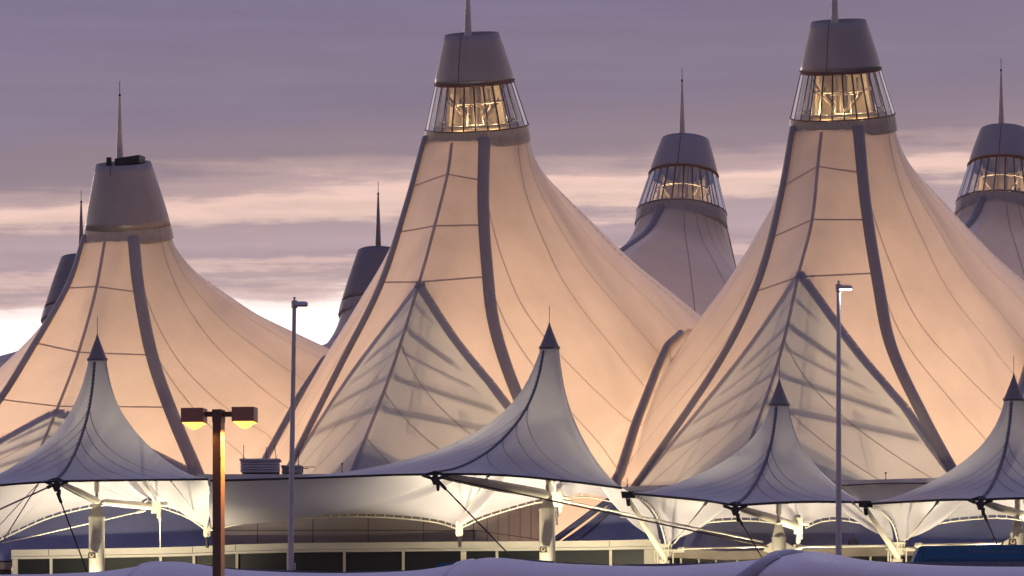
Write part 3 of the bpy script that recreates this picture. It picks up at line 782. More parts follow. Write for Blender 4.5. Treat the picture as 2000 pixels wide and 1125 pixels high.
# ---------------------------------------------------------------- white canopies
G_CAN = ([0, .03, .08, .17, .3, .45, .6, .8, 1], [1, .86, .72, .56, .41, .275, .17, .06, 0])
def make_canopy(label, ring_px, ring_py, Yc, tip_py, rod_py, segs, F_idx, trims, ridge_s, nseam, gpow=1.0, ridge_label=None):
    base = P(ring_px, 0, Yc) * np.array([1, 1, 0]) + UPV * DECK
    root = thing('canopy', base, label, 'canopy', 'white peaked canopies along the kerb')
    top = P(ring_px, ring_py, Yc); r0 = .44
    bnd = []; marks = [0]
    for sgm in segs:
        pts = [P(*q) for q in sgm]
        cv = smooth_poly(pts, max(10, int(8 * len(pts)))) if len(pts) > 2 else arclen(pts, 8)
        bnd += list(cv[:-1]); marks.append(len(bnd))
    bnd = np.array(bnd); n = len(bnd)
    phis = np.unwrap([math.atan2(b[0] - top[0], b[1] - top[1]) for b in bnd])
    sgn = np.sign(phis[-1] - phis[0])
    for i in range(1, n):           # keep the fan in order
        if (phis[i] - phis[i - 1]) * sgn < .004: phis[i] = phis[i - 1] + sgn * .004
    span = abs(phis[-1] - phis[0]) + .02
    if span > 2 * math.pi: phis = phis[0] + (phis - phis[0]) * (2 * math.pi / span)
    NR = 30
    q = np.linspace(0, 1, NR) ** 1.7
    G = np.zeros((n, NR, 3))
    for i in range(n):
        st = top + r0 * np.array([math.sin(phis[i]), math.cos(phis[i]), 0])
        gg = np.interp(q, *G_CAN) ** (1 + .55 * min(1, max(0, (np.linalg.norm((bnd[i] - top)[:2]) - 7.5) / 6)))
        for _ in range(2): gg[1:-1] = .5 * gg[1:-1] + .25 * (gg[:-2] + gg[2:])
        G[i, :, :2] = st[None, :2] * (1 - q[:, None]) + bnd[i][None, :2] * q[:, None]
        G[i, :, 2] = bnd[i][2] + (st[2] - bnd[i][2]) * gg
    for _ in range(4):
        H = G.copy(); H[:, 2:-1] = .5 * G[:, 2:-1] + .25 * (np.roll(G, 1, 0)[:, 2:-1] + np.roll(G, -1, 0)[:, 2:-1]); G = H
    du = np.roll(G, -1, 0) - np.roll(G, 1, 0); dv = np.gradient(G, axis=1)
    NN = np.cross(dv, du); NN /= np.maximum(np.linalg.norm(NN, axis=2, keepdims=True), 1e-9)
    if NN[:, 5:20, 2].mean() < 0: NN = -NN
    def at(s, t, off=0):
        s = s % n; t = min(max(t, 0), 1) * (NR - 1)
        i0 = int(s) % n; i1 = (i0 + 1) % n; fs = s - int(s); j0 = min(int(t), NR - 2); ft = t - j0
        bl = lambda Q: (Q[i0, j0] * (1 - ft) + Q[i0, j0 + 1] * ft) * (1 - fs) + (Q[i1, j0] * (1 - ft) + Q[i1, j0 + 1] * ft) * fs
        nv = nrm(bl(NN)); return bl(G) + off * nv, nv
    mb = MB(); mb.grid(G, 0, True, closed_u=True)
    def strip(s0, t0, s1, t1, w, off=.012, m=30):
        rows = []; pp = [at(s0 + (s1 - s0) * k / m, t0 + (t1 - t0) * k / m, off) for k in range(m + 1)]
        for k in range(m + 1):
            tg = nrm(pp[min(k + 1, m)][0] - pp[max(k - 1, 0)][0]); sd = np.cross(tg, pp[k][1])
            rows.append([pp[k][0] - sd * w / 2, pp[k][0] + sd * w / 2])
        mb.grid(rows, 1, True)
    fk = marks[F_idx]; lk, rk = marks[F_idx - 1], marks[F_idx + 1]
    for k in range(nseam):
        qq = (k + 1) / (nseam + .6)
        t0 = .16 + .58 * qq ** .9
        strip(fk, t0, fk + (rk - fk) * (1.02 - .80 * qq), 1.0, .038)
        strip(fk, t0, fk - (fk - lk) * (1.02 - .80 * qq), 1.0, .038)
    strip(rk + (n - rk) * .02, .0, rk + .5, .9, .07)
    mb.build('membrane', [M_CANF, M_CANSEAM], root)
    # laced ridge from the peak to the front corner
    mb = MB(); q_ = [at(fk, .02 + .975 * k / 40, .03)[0] for k in range(41)]; mb.tube(q_, .06, 6)
    for k in range(1, 40):
        p, nv = at(fk, .02 + .975 * k / 40, .05); tg = nrm(q_[k] - q_[k - 1]); sd = np.cross(tg, nv)
        mb.tube([p - sd * .09, p + sd * .09], .022, 4)
    mb.build('ridge_lacing', M_CANSEAM, root)
    # laced edges: cable with short ties; dark at the front, pale at the back
    def edge(i0, i1, name, mat, off, rad, step, tr):
        mb = MB(); idx = [i % n for i in range(i0, i1 + 1)]
        cen = top
        pts = []
        for i in idx:
            b = G[i, -1]; od = nrm((b - cen) * np.array([1, 1, 0])); pts.append(b + od * off * .4 - UPV * off)
        pts = arclen(pts, max(6, int(np.linalg.norm(np.diff(pts, axis=0), axis=1).sum() / step)))
        bb = arclen([G[i, -1] for i in idx], len(pts))
        mb.tube(pts, rad, 6)
        for a, b in zip(pts, bb): mb.tube([a, b], tr, 4)
        mb.build(name, mat, root)
    for (i0, i1, nm) in trims:
        a, b = marks[i0], marks[i1] if i1 < len(marks) else n
        if nm == 'front': edge(a, b, 'front_edge', M_DARK, .05, .055, .34, .03)
        else: edge(a, b - (1 if b == n else 0), 'back_edge', M_WHITE, .14, .035, .42, .022)
    # finial
    mb = MB(); tip = P(ring_px, tip_py, Yc)
    m = 24
    def rg(c, r): return [c + r * np.array([math.sin(2 * math.pi * k / m), math.cos(2 * math.pi * k / m), 0]) for k in range(m)]
    prof = [(top + UPV * -.02, r0 + .0), (top + UPV * .02, r0 + .05), (top + UPV * .12, r0 + .05), (top + UPV * .14, r0 - .0), (top + UPV * .2, r0 - .03)]
    for k in range(1, 7):
        z = k / 6; prof.append((top + (tip - top) * (.15 + .85 * z), max(.012, (r0 - .03) * (1 - z) ** 1.08)))
    mb.grid(np.array([rg(c, r) for c, r in prof]).transpose(1, 0, 2), 0, True, closed_u=True)
    cn = mb.build('finial', M_CAPDARK, root)
    mb = MB(); mb.tube([tip - UPV * .1, P(ring_px, rod_py, Yc)], .014, 5); mb.build('rod', M_DARK, cn)
    return root
SQ = {}
SQ[1] = [[(-230, 985, 272), (-100, 962, 270.5), (0, 946, 269), (108, 938, 268)],
         [(108, 938, 268), (200, 936.5, 268.6), (300, 935.5, 270), (405, 934, 272)],
         [(405, 934, 272), (412, 985, 276), (404, 1032, 280)],
         [(404, 1032, 280), (370, 1008, 280), (340, 995, 279.5), (306, 984, 279)],
         [(306, 984, 279), (292, 970, 279), (275, 980, 279.3)],
         [(275, 980, 279.3), (240, 978, 279.5), (185, 984, 280), (100, 1005, 280), (20, 1040, 280), (-60, 1080, 280)],
         [(-60, 1080, 280), (-150, 1040, 276), (-230, 985, 272)]]
c1 = make_canopy('white peaked canopy whose laced corner is at the far left, beside the orange lamps', 190, 705, 275, 650, 618, SQ[1], 1,
                 [(0, 2, 'front'), (3, 6, 'back')], 0, 4)
SQ[2] = [[(412, 937, 268.5), (520, 934, 267), (640, 930, 265), (750, 926, 263.5), (845, 924, 262)],
         [(845, 924, 262), (930, 924, 262.5), (1010, 928, 263.5), (1110, 938, 265.5), (1213, 951, 268)],
         [(1213, 951, 268), (1250, 978, 271), (1278, 1012, 274), (1288, 1060, 276)],
         [(1288, 1060, 276), (1268, 1018, 276), (1235, 988, 276), (1180, 971, 276), (1135, 964, 275.5), (1106, 970, 275)],
         [(1106, 970, 275), (1088, 955, 274), (1075, 972, 275)],
         [(1075, 972, 275), (1040, 978, 275.5), (980, 995, 276), (930, 1012, 276), (898, 1028, 276)],
         [(898, 1028, 276), (850, 1014, 277), (760, 1005, 277.5), (650, 1004, 278), (540, 1010, 279), (470, 1018, 279.5), (413, 1030, 280)],
         [(413, 1030, 280), (408, 985, 275), (412, 937, 268.5)]]
c2 = make_canopy('largest white peaked canopy, in front of the tall middle tent, with a long left wing', 1073, 682, 269.6, 628, 597, SQ[2], 1,
                 [(0, 2, 'front'), (3, 4, 'back'), (5, 7, 'back')], 0, 4)
SQ[3] = [[(1236, 962, 267), (1300, 968, 265), (1370, 975, 262.8), (1437, 985, 260.5)],
         [(1437, 985, 260.5), (1500, 981, 261), (1580, 978, 262.5), (1685, 979, 264.5)],
         [(1685, 979, 264.5), (1718, 993, 268), (1738, 1022, 271), (1747, 1058, 272.5)],
         [(1747, 1058, 272.5), (1726, 1036, 272.5), (1696, 1020, 272.5), (1640, 1010, 272.5), (1600, 1014, 272), (1573, 1026, 271.5)],
         [(1573, 1026, 271.5), (1560, 1006, 271), (1545, 1022, 272)],
         [(1545, 1022, 272), (1490, 1013, 273), (1430, 1011, 273.5), (1370, 1017, 274), (1330, 1032, 274.3), (1303, 1062, 274.7)],
         [(1303, 1062, 274.7), (1290, 1015, 272.5), (1268, 980, 269.5), (1236, 962, 267)]]
c3 = make_canopy('white peaked canopy left of the lit white pole lamp, lower than the middle one', 1522, 793, 266.8, 738, 706, SQ[3], 1,
                 [(0, 2, 'front'), (3, 4, 'back'), (5, 6, 'back'), (6, 7, 'back')], 0, 4)
SQ[4] = [[(1695, 982, 264.3), (1770, 978, 262), (1850, 974, 259.5), (1915, 974, 257.7)],
         [(1915, 974, 257.7), (2000, 971, 258), (2100, 976, 259.5), (2190, 985, 261)],
         [(2190, 985, 261), (2215, 1020, 266), (2222, 1058, 269)],
         [(2222, 1058, 269), (2170, 1020, 270), (2080, 1008, 270), (2032, 1018, 269.5)],
         [(2032, 1018, 269.5), (2018, 1000, 269.3), (2005, 1012, 269.8)],
         [(2005, 1012, 269.8), (1960, 1006, 270), (1920, 1007, 270.5), (1850, 1014, 271.3), (1795, 1030, 271.8), (1757, 1060, 272.3)],
         [(1757, 1060, 272.3), (1745, 1018, 270.5), (1722, 993, 267.5), (1695, 982, 264.3)]]
c4 = make_canopy('white peaked canopy cut by the right picture edge above the blue bus', 1980, 783, 264, 728, 696, SQ[4], 1,
                 [(0, 2, 'front'), (3, 4, 'back'), (5, 6, 'back'), (6, 7, 'back')], 0, 4)

def corner(root, px, py, Yd, w=44, sc=1.0):
    """forked plate at the front corner of a canopy"""
    mb = MB(); c = P(px, py + 12, Yd)
    for sx in (-1, 1):
        mb.tube([c, P(px + sx * w * .5, py + 3, Yd + .5)], .075, 6)
        mb.tube([P(px + sx * w * .5, py + 3, Yd + .5), P(px, py - 4, Yd + .3)], .045, 6)
    mb.prism([P(px - 9, py + 9, Yd - .1), P(px - 4, py + 22, Yd - .1), P(px + 5, py + 22, Yd - .1), P(px + 9, py + 9, Yd - .1), P(px, py - 2, Yd - .1)], (0, .12, 0))
    mb.prism([P(px + 1, py + 18, Yd - .15), P(px + 3, py + 34, Yd - .15), P(px + 8, py + 34, Yd - .15), P(px + 9, py + 18, Yd - .15)], (0, .1, 0))
    mb.build('corner_plate', M_DARK, root)
def column(root, px, ytop, w, ycone, Yc, wcone, Ystub=None, ring_py=700, wings=False, stub=True):
    k = Yc / F; r = w / 2 * k
    mb = MB(); x = (px - 1000) * k
    b = np.array([x, Yc, DECK + .15]); tpt = P(px, ytop, Yc)
    mb.tube([b, tpt], r, 24); mb.tube([tpt - UPV * .10, tpt + UPV * .015], r + .02, 24)
    cn = mb.build('column', M_WHITE, root)
    mb = MB()
    # tapered fork of two plates
    h0, h1 = ytop, ycone
    for dy in (-.22, .22):
        mb.prism([P(px - wcone, h0, Yc + dy), P(px + wcone, h0, Yc + dy), P(px + wcone * .42, h1, Yc + dy), P(px - wcone * .42, h1, Yc + dy)], (0, .06, 0))
    for sx in (-1, 1):
        mb.prism([P(px + sx * wcone * .98, h0, Yc - .2), P(px + sx * wcone * .98, h0, Yc + .25), P(px + sx * wcone * .42, h1, Yc + .25), P(px + sx * wcone * .42, h1, Yc - .2)], (.05 * sx, 0, 0))
    mb.tube([P(px, h1 + 4, Yc - .3), P(px, h1 + 4, Yc + .32)], .10, 10)
    if wings:
        mb.prism([P(px - 30, ytop + 26, Yc - .06), P(px - 12, ytop + 32, Yc - .06), P(px - 12, ytop + 8, Yc - .06), P(px - 26, ytop + 16, Yc - .06)], (0, .12, 0))
        mb.prism([P(px + 30, ytop + 26, Yc - .06), P(px + 26, ytop + 16, Yc - .06), P(px + 12, ytop + 8, Yc - .06), P(px + 12, ytop + 32, Yc - .06)], (0, .12, 0))
    mb.build('fork', M_WHITE, cn)
    if stub:
        mb = MB(); mb.tube([P(px, h1 - 3, Yc), P(px, h1 - 22, Yc)], [.085, .075], 10); mb.tube([P(px, h1 - 20, Yc), P(px, ring_py - 5, Yc)], .125, 14)
        mb.build('mast', M_WHITE, root)
def strut(root, a, b, r0, r1=None, name='strut', mat=None, n=14):
    mb = MB(); a = np.asarray(a); b = np.asarray(b); r1 = r1 or r0; m = (a + b) / 2
    dr = nrm(b - a)
    mb.tube([a, a + dr * .35, m, b - dr * .35, b], [r0 * .55, r0, max(r0, r1) * 1.05, r1, r1 * .8], n)
    return mb.build(name, mat or M_WHITE, root)
def cable(root, a, b, r=.022, mat=None, ends=True, name='cable'):
    mb = MB(); a = np.asarray(a); b = np.asarray(b); mb.tube([a, b], r, 6)
    if ends:
        d_ = nrm(b - a); mb.tube([a, a + d_ * .5], r * 2.2, 6)
    return mb.build(name, mat or M_DARK, root)
def knuckle(root, px, py, Yd, sx=.42, sz=.5, tail=True):
    mb = MB(); c = P(px, py, Yd); mb.box(c, (sx, .45, sz)); mb.tube([c - UPV * sz * .5 + np.array([.12, 0, 0]), c - UPV * (sz * .5 + .25) + np.array([.12, 0, 0])], .09, 8)
    mb.tube([c + np.array([sx * .4, -.1, .1]), c + np.array([sx * .4 + .35, -.1, .05])], .07, 8)
    mb.tube([c + UPV * sz * .4, c + UPV * (sz * .5 + .55) - np.array([.28, 0, 0])], .06, 8)
    mb.build('knuckle', M_WHITE, root)
def hook(root, px, py, Yd, drop_to):
    mb = MB(); m = 10; k = Yd / F
    c = P(px, py, Yd); w = .13
    pts = [c + np.array([-w * 1.3, 0, .35]), c + np.array([-w * 1.3, 0, -.25])] + [c + np.array([-w * 1.3 * math.cos(a), 0, -.25 - w * 1.2 * math.sin(a)]) for a in np.linspace(.2, math.pi - .2, 7)] + [c + np.array([w * 1.3, 0, -.25]), c + np.array([w * 1.3, 0, .35])]
    mb.prism(pts, (0, .1, 0)); mb.tube([c + np.array([0, -.06, -.3]), c + np.array([0, .2, -.3])], .06, 8)
    mb.build('hook_plate', M_WHITE, root)
    cable(root, c + UPV * -.38, P(px + 1, drop_to, Yd), .035)
TR = M_WHITE
# left canopy
corner(c1, 110, 938, 267.8)
column(c1, 189, 1010, 31, 982, 275, 12, ring_py=705)
strut(c1, P(118, 944, 268), P(190, 979, 274.6), .13, .17); strut(c1, P(199, 980, 275.2), P(296, 990, 279), .16, .16)
knuckle(c1, 305, 990, 279, .45, .6); hook(c1, 404, 1034, 280, 1064)
cable(c1, P(312, 1004, 279), P(313, 1070, 281), .03, TR)
cable(c1, P(104, 947, 267.8), P(-40, 1013, 262), .04); cable(c1, P(112, 962, 267.8), P(172, 1122, 268.6), .035)
cable(c1, P(283, 997, 279.2), P(-60, 1076, 272), .03, TR); cable(c1, P(75, 945, 269), P(-10, 1082, 273), .028, TR, False); cable(c1, P(72, 947, 269.5), P(-60, 1090, 274), .02, TR, False)
cable(c1, P(331, 936, 271), P(392, 1015, 279.8), .025, TR); strut(c1, P(280, 938, 270), P(303, 980, 278.8), .06)
# middle canopy
corner(c2, 850, 925, 261.7, 50)
column(c2, 1069, 994, 31, 966, 269.6, 12, ring_py=682, stub=False)
strut(c2, P(864, 930, 262.3), P(1066, 966, 269.2), .16, .24); knuckle(c2, 1089, 976, 273.5, .5, .7); hook(c2, 897, 1032, 276, 1062)
mb = MB(); mb.tube([P(1071, 966, 269.9), P(1071, 940, 269.7)], .14, 12); mb.tube([P(1084, 962, 270.5), P(1084, 940, 269.7)], .06, 10); mb.tube([P(1071, 940, 269.7), P(1073, 690, 269.6)], .12, 10); mb.build('mast', M_WHITE, c2)
cable(c2, P(856, 940, 261.7), P(1003, 1092, 262.5), .035); cable(c2, P(862, 932, 262), P(1500, 1068, 266.4), .035, M_STEELIN)
cable(c2, P(1100, 978, 273), P(1490, 1058, 266.4), .045, TR); cable(c2, P(955, 927, 264), P(907, 1003, 275.6), .03, TR)
cable(c2, P(1086, 990, 273.5), P(1088, 1025, 274), .05, M_DARK)
# canopy left of the lit pole
corner(c3, 1436, 985, 260.3)
column(c3, 1521, 1050, 27, 1024, 266.8, 11, ring_py=793, wings=True)
strut(c3, P(1446, 993, 260.8), P(1556, 1028, 271), .14, .19); knuckle(c3, 1559, 1027, 271, .4, .75)
cable(c3, P(1440, 1008, 260.3), P(1490, 1092, 261.5), .032, M_STEELIN); cable(c3, P(1379, 982, 262.4), P(1316, 1062, 274.2), .035, TR)
cable(c3, P(1326, 1072, 274.5), P(1495, 1068, 266.9), .04, TR); cable(c3, P(1551, 1068, 266.7), P(1742, 1066, 272), .055, TR)
cable(c3, P(1560, 1040, 271), P(1557, 1092, 271), .05, TR)
cable(c3, P(1664, 980, 264), P(1722, 1040, 271.5), .028, TR)
# right canopy
corner(c4, 1915, 974, 257.5)
column(c4, 1987, 1042, 27, 1017, 264, 11, ring_py=783, wings=True)
strut(c4, P(1925, 983, 258), P(2030, 1017, 269), .14, .19); knuckle(c4, 2034, 1018, 269, .4, .75)
cable(c4, P(1919, 998, 257.5), P(1950, 1070, 258.4), .032, M_STEELIN); cable(c4, P(1832, 980, 260.4), P(1772, 1054, 271.8), .035, TR)
cable(c4, P(1790, 1065, 271.6), P(1955, 1061, 264), .055, TR)

# funnel posts
def funnel_post(px, py, Yd, label, plx, ply, plY):
    k = Yd / F
    b = np.array([(px - 1000) * k, Yd, DECK + .15])
    root = thing('funnel_post', b, label, 'post', 'cream posts holding the canopy funnels')
    mb = MB(); c = P(px, py, Yd)
    for dz in (0, .27, .52):
        z = c[2] - dz; m = 30
        rr_ = .42 if dz < .5 else .3
        mb.tube([np.array([c[0], Yd, z - .03]), np.array([c[0], Yd, z + .03])], rr_, m)
    mb.tube([np.array([c[0], Yd, c[2] - .52]), np.array([c[0], Yd, c[2]])], .27, 20)
    for kx in range(10):
        a = 2 * math.pi * kx / 10; v_ = np.array([math.sin(a), math.cos(a), 0]) * .36
        mb.tube([np.array([c[0], Yd, c[2] - .5]) + v_ * .9, np.array([c[0], Yd, c[2] + .05]) + v_], .03, 6)
    mb.build('cup', M_WHITE, root)
    mb = MB(); mb.tube([b, np.array([c[0], Yd, c[2] - .5])], .17, 14); mb.tube([np.array([c[0], Yd, c[2] - .9]), np.array([c[0], Yd, c[2] - .75])], .26, 16)
    mb.build('stem', M_WHITE, root)
    for sx in (-.42, -.3, .42):
        mb = MB(); mb.tube([b + np.array([sx, -.1, 0]), np.array([c[0] + sx, Yd - .1, c[2] - .35])], .035, 6); mb.build('stay', M_WHITE, root)
    mb = MB(); mb.prism([c + np.array([.3, -.05, -.38]), c + np.array([.95, -.05, -.36]), c + np.array([.95, -.05, -.28]), c + np.array([.3, -.05, -.2])], (0, .1, 0))
    mb.build('lug', M_WHITE, root); mb = MB()
    mb.prism([c + np.array([-.3, -.05, -.38]), c + np.array([-.3, -.05, -.2]), c + np.array([-.6, -.05, -.28])], (0, .1, 0)); mb.build('lug', M_WHITE, root)
    # inclined strut carrying the dark edge plate
    pl = P(plx, ply, plY)
    strut(root, pl - UPV * .1, P(px + 2, py + 28, Yd - .6), .085, .13)
    mb = MB(); mb.prism([P(plx - 13, ply - 8, plY), P(plx + 11, ply - 8, plY), P(plx + 15, ply + 4, plY), P(plx - 11, ply + 4, plY)], (0, .6, 0)); mb.tube([pl, P(plx + 2, ply + 18, plY + .4)], .1, 8)
    mb.build('edge_plate', M_DARK, root)
    # laced seam running up inside the funnel
    return root
f1 = funnel_post(1297, 1064, 275.2, 'cream funnel post right of the window band, between the middle canopies', 1226, 968, 267.2)
f2 = funnel_post(1752, 1061, 272.4, 'cream funnel post at the left end of the blue bus', 1690, 986, 264.2)

# floodlights fixed on three columns
def flood(px, py, Yd, label):
    c = P(px, py, Yd)
    t = thing('floodlight', c, label, 'floodlight', 'small square floodlights fixed on the canopy columns')
    mb = MB(); s = .30
    mb.prism([c + np.array([-s / 2, 0, s / 2.4]), c + np.array([s / 2, 0, s / 2.4]), c + np.array([s * .62, 0, -s / 2.2]), c + np.array([-s * .62, 0, -s / 2.2])], (0, .28, 0))
    mb.build('housing', M_STEELIN, t)
    mb = MB(); mb.tube([c + np.array([0, .0, 0]), c + np.array([0, -.03, 0])], .105, 16); mb.build('rim', M_WHITE, t)
    mb = MB(); mb.tube([c + np.array([0, -.03, 0]), c + np.array([0, -.045, 0])], .06, 14); mb.build('lens', M_STEELIN, t)
    mb = MB(); mb.box(c + np.array([0, .12, s / 2.0]), (s * .9, .3, .03)); mb.tube([c + np.array([.03, .2, s / 2]), c + np.array([.09, .2, s / 2 + .25])], .035, 6); mb.build('bracket', M_WHITE, t)
    return t
flood(179, 1084, 274.2, 'small square floodlight on the column of the leftmost canopy')
flood(1061, 1073, 268.8, 'small square floodlight on the column of the largest middle canopy')
flood(1978, 1058, 263.2, 'small square floodlight on the column above the blue bus')
WARM = (1.0, .86, .58)
def uplight(px, Yd, power, label, tgt, z=9.35, spot=122):
    x = (px - 1000) / F * Yd
    b = np.array([x, Yd, DECK + .15])
    t = thing('uplight', b, label, 'uplight', 'warm uplights standing under the canopies')
    mb = MB(); mb.tube([b, np.array([x, Yd, z - .25])], .05, 8); mb.build('stem', M_DARK, t)
    mb = MB(); mb.tube([np.array([x, Yd, z - .28]), np.array([x, Yd, z - .05])], [.14, .2], 14); mb.build('head', M_DARK, t)
    lamp('uplight_lamp', 'SPOT', (x, Yd, z), power, WARM, t, .15, tgt, spot, .75)
UP = 3400
for (cx, Yc, tag_, pw) in ((189, 275, 'leftmost canopy', .78), (1069, 269.6, 'largest middle canopy', .9), (1521, 266.8, 'canopy by the lit pole', .60), (1987, 264, 'canopy at the right edge', .60)):
    uplight(cx - 30, Yc - 1.7, UP * pw * .30, 'unseen added warm uplight in front of the column of the %s' % tag_, P(cx, 960, Yc + .3), z=9.0, spot=100)  # extra lamp added to brighten the column front
    uplight(cx + 45, Yc + 3.2, UP * pw * .25, 'unseen added warm uplight behind the column of the %s' % tag_, P(cx + 60, 1000, Yc + 9), z=8.9, spot=150)  # extra lamp added to brighten the fascia behind the column
    for s, w in ((-1, 'left'), (1, 'right')):
        uplight(cx + 62 * s, Yc + .5, UP * pw, 'warm uplight on the %s side of the column of the %s' % (w, tag_), P(cx + 95 * s, 960, Yc + 3.5))
uplight(1297 + 60, 272.5, UP * .2, 'warm uplight at the funnel post right of the window band', P(1297 + 10, 1000, 273))
uplight(1752 + 60, 270.0, UP * .2, 'warm uplight at the funnel post beside the blue bus', P(1752 + 10, 1000, 270.5))
uplight(880, 275, UP * .5, 'warm uplight near the low left corner of the largest canopy', P(870, 960, 274))
uplight(330, 279, UP * .5, 'warm uplight near the low right corner of the leftmost canopy', P(350, 960, 277))

# ---------------------------------------------------------------- lamps
Yl = 130.0
b = P(427, 1125, Yl) * np.array([1, 1, 0]) + UPV * -1.7
t = thing('double_street_lamp', b, 'brown double headed street lamp glowing orange in the left foreground', 'street lamp')
mb = MB(); hw = .128; top = P(427, 802, Yl); A45 = (nrm((1, -.21, 0)), nrm((.21, 1, 0)), UPV)
mb.box((b[0], Yl, (b[2] + top[2]) / 2), (.19, .34, top[2] - b[2]), A45); mb.box(top + UPV * -.12, (.21, .36, .28), A45)
mb.box(b + UPV * .1, (.5, .5, .2), A45)
mb.build('post', M_RUST, t)
for sx, cx, cy in ((-1, 378, 812), (1, 479, 810)):
    mb = MB(); c = P(cx - sx * 1, cy, Yl)
    mb.box((P(427 + sx * 20, 809, Yl)), (.26, .10, .11))
    mb.build('arm', M_RUST, t)
    mb = MB(); sz = np.array([.50, .56, .32]); ax = (nrm((1, -.12 , 0)), nrm((.12, 1, 0)), UPV)
    mb.box(c + UPV * .0, sz, ax)
    hd = mb.build('lamp_head', M_LAMPHEAD, t)
    mb = MB(); mb.box(c - UPV * .172, (.44, .50, .025), ax)
    m = 14
    mb.grid(np.array([[c - UPV * (.18 + .13 * (1 - (i / m * 2 - 1) ** 2) * (1 - (j / m * 2 - 1) ** 2)) + ax[0] * .21 * (i / m * 2 - 1) + ax[1] * .24 * (j / m * 2 - 1) for j in range(m + 1)] for i in range(m + 1)]), 0, True)
    mb.build('lens', M_SODIUM, hd)
    lamp('sodium_lamp', 'SPOT', c - UPV * .34, 2400, (1.0, .45, .08), t, .12, c - UPV * 5 - np.array([sx * .5, 0, 0]), 165, .3)
def pole_lamp(px, pbx, ytop, Yd, lit, label, headlabel):
    b = P(pbx, 1125, Yd) * np.array([1, 1, 0]) + UPV * DECK
    t = thing('pole_lamp', b, label, 'pole lamp', 'tall thin pole lamps on the road deck')
    tp = P(px, ytop, Yd)
    mb = MB(); mb.tube([b, b + UPV * 4, tp], [.15, .125, .085], 14); mb.tube([b, b + UPV * .3], .28, 14); mb.build('pole', M_POLE, t)
    mb = MB()
    mb.tube([tp - UPV * .30, tp + UPV * .02], .13, 12); mb.tube([tp, tp + UPV * .13], .045, 8); mb.tube([tp + UPV * .13, tp + UPV * .17], .065, 8)
    mb.build('mount', M_POLE, t)
    c = tp + np.array([.30, 0, -.10]); rows = []
    for i in range(9):
        x = -.28 + .56 * i / 8; s_ = 1.0 if i < 7 else (.93 if i == 7 else .70)
        rows.append([c + np.array([x, .20 * s_ * math.cos(a), .19 * s_ * math.sin(a) - .1]) for a in np.linspace(0, math.pi, 13)])
    mb = MB(); g2 = np.array(rows); mb.grid(g2, 0, True); mb.add(g2[-1], [tuple(range(13))], 0); mb.add(g2[0], [tuple(range(13))[::-1]], 0)
    mb.build('lamp_head', M_POLE if not lit else M_LIGHTSTEEL, t)
    mb = MB(); rows = [[c + np.array([-.26 + .50 * i / 8, .18 * math.cos(a), -.10 - .045 * math.sin(a)]) for a in np.linspace(0, math.pi, 9)] for i in range(9)]
    mb.grid(np.array(rows), 0, True); mb.build('lens', M_LED if lit else M_LENSOFF, t)
    mb = MB(); mb.box(P(pbx + 8, 1106, Yd), (.08, .12, .30)); mb.tube([P(pbx - 5, 1106, Yd), P(pbx + 8, 1106, Yd)], .03, 6); mb.build('junction_box', M_POLE, t)
    if lit: lamp('pole_lamp_light', 'SPOT', c - UPV * .2, 250, (1, .95, .85), t, .15, c - UPV * 5, 160, .5)
pole_lamp(575, 568, 588, 253, False, 'unlit tall thin pole lamp left of the tall middle tent', '')
pole_lamp(1638, 1638, 556, 250, True, 'lit tall thin pole lamp in front of the right tall tent', '')

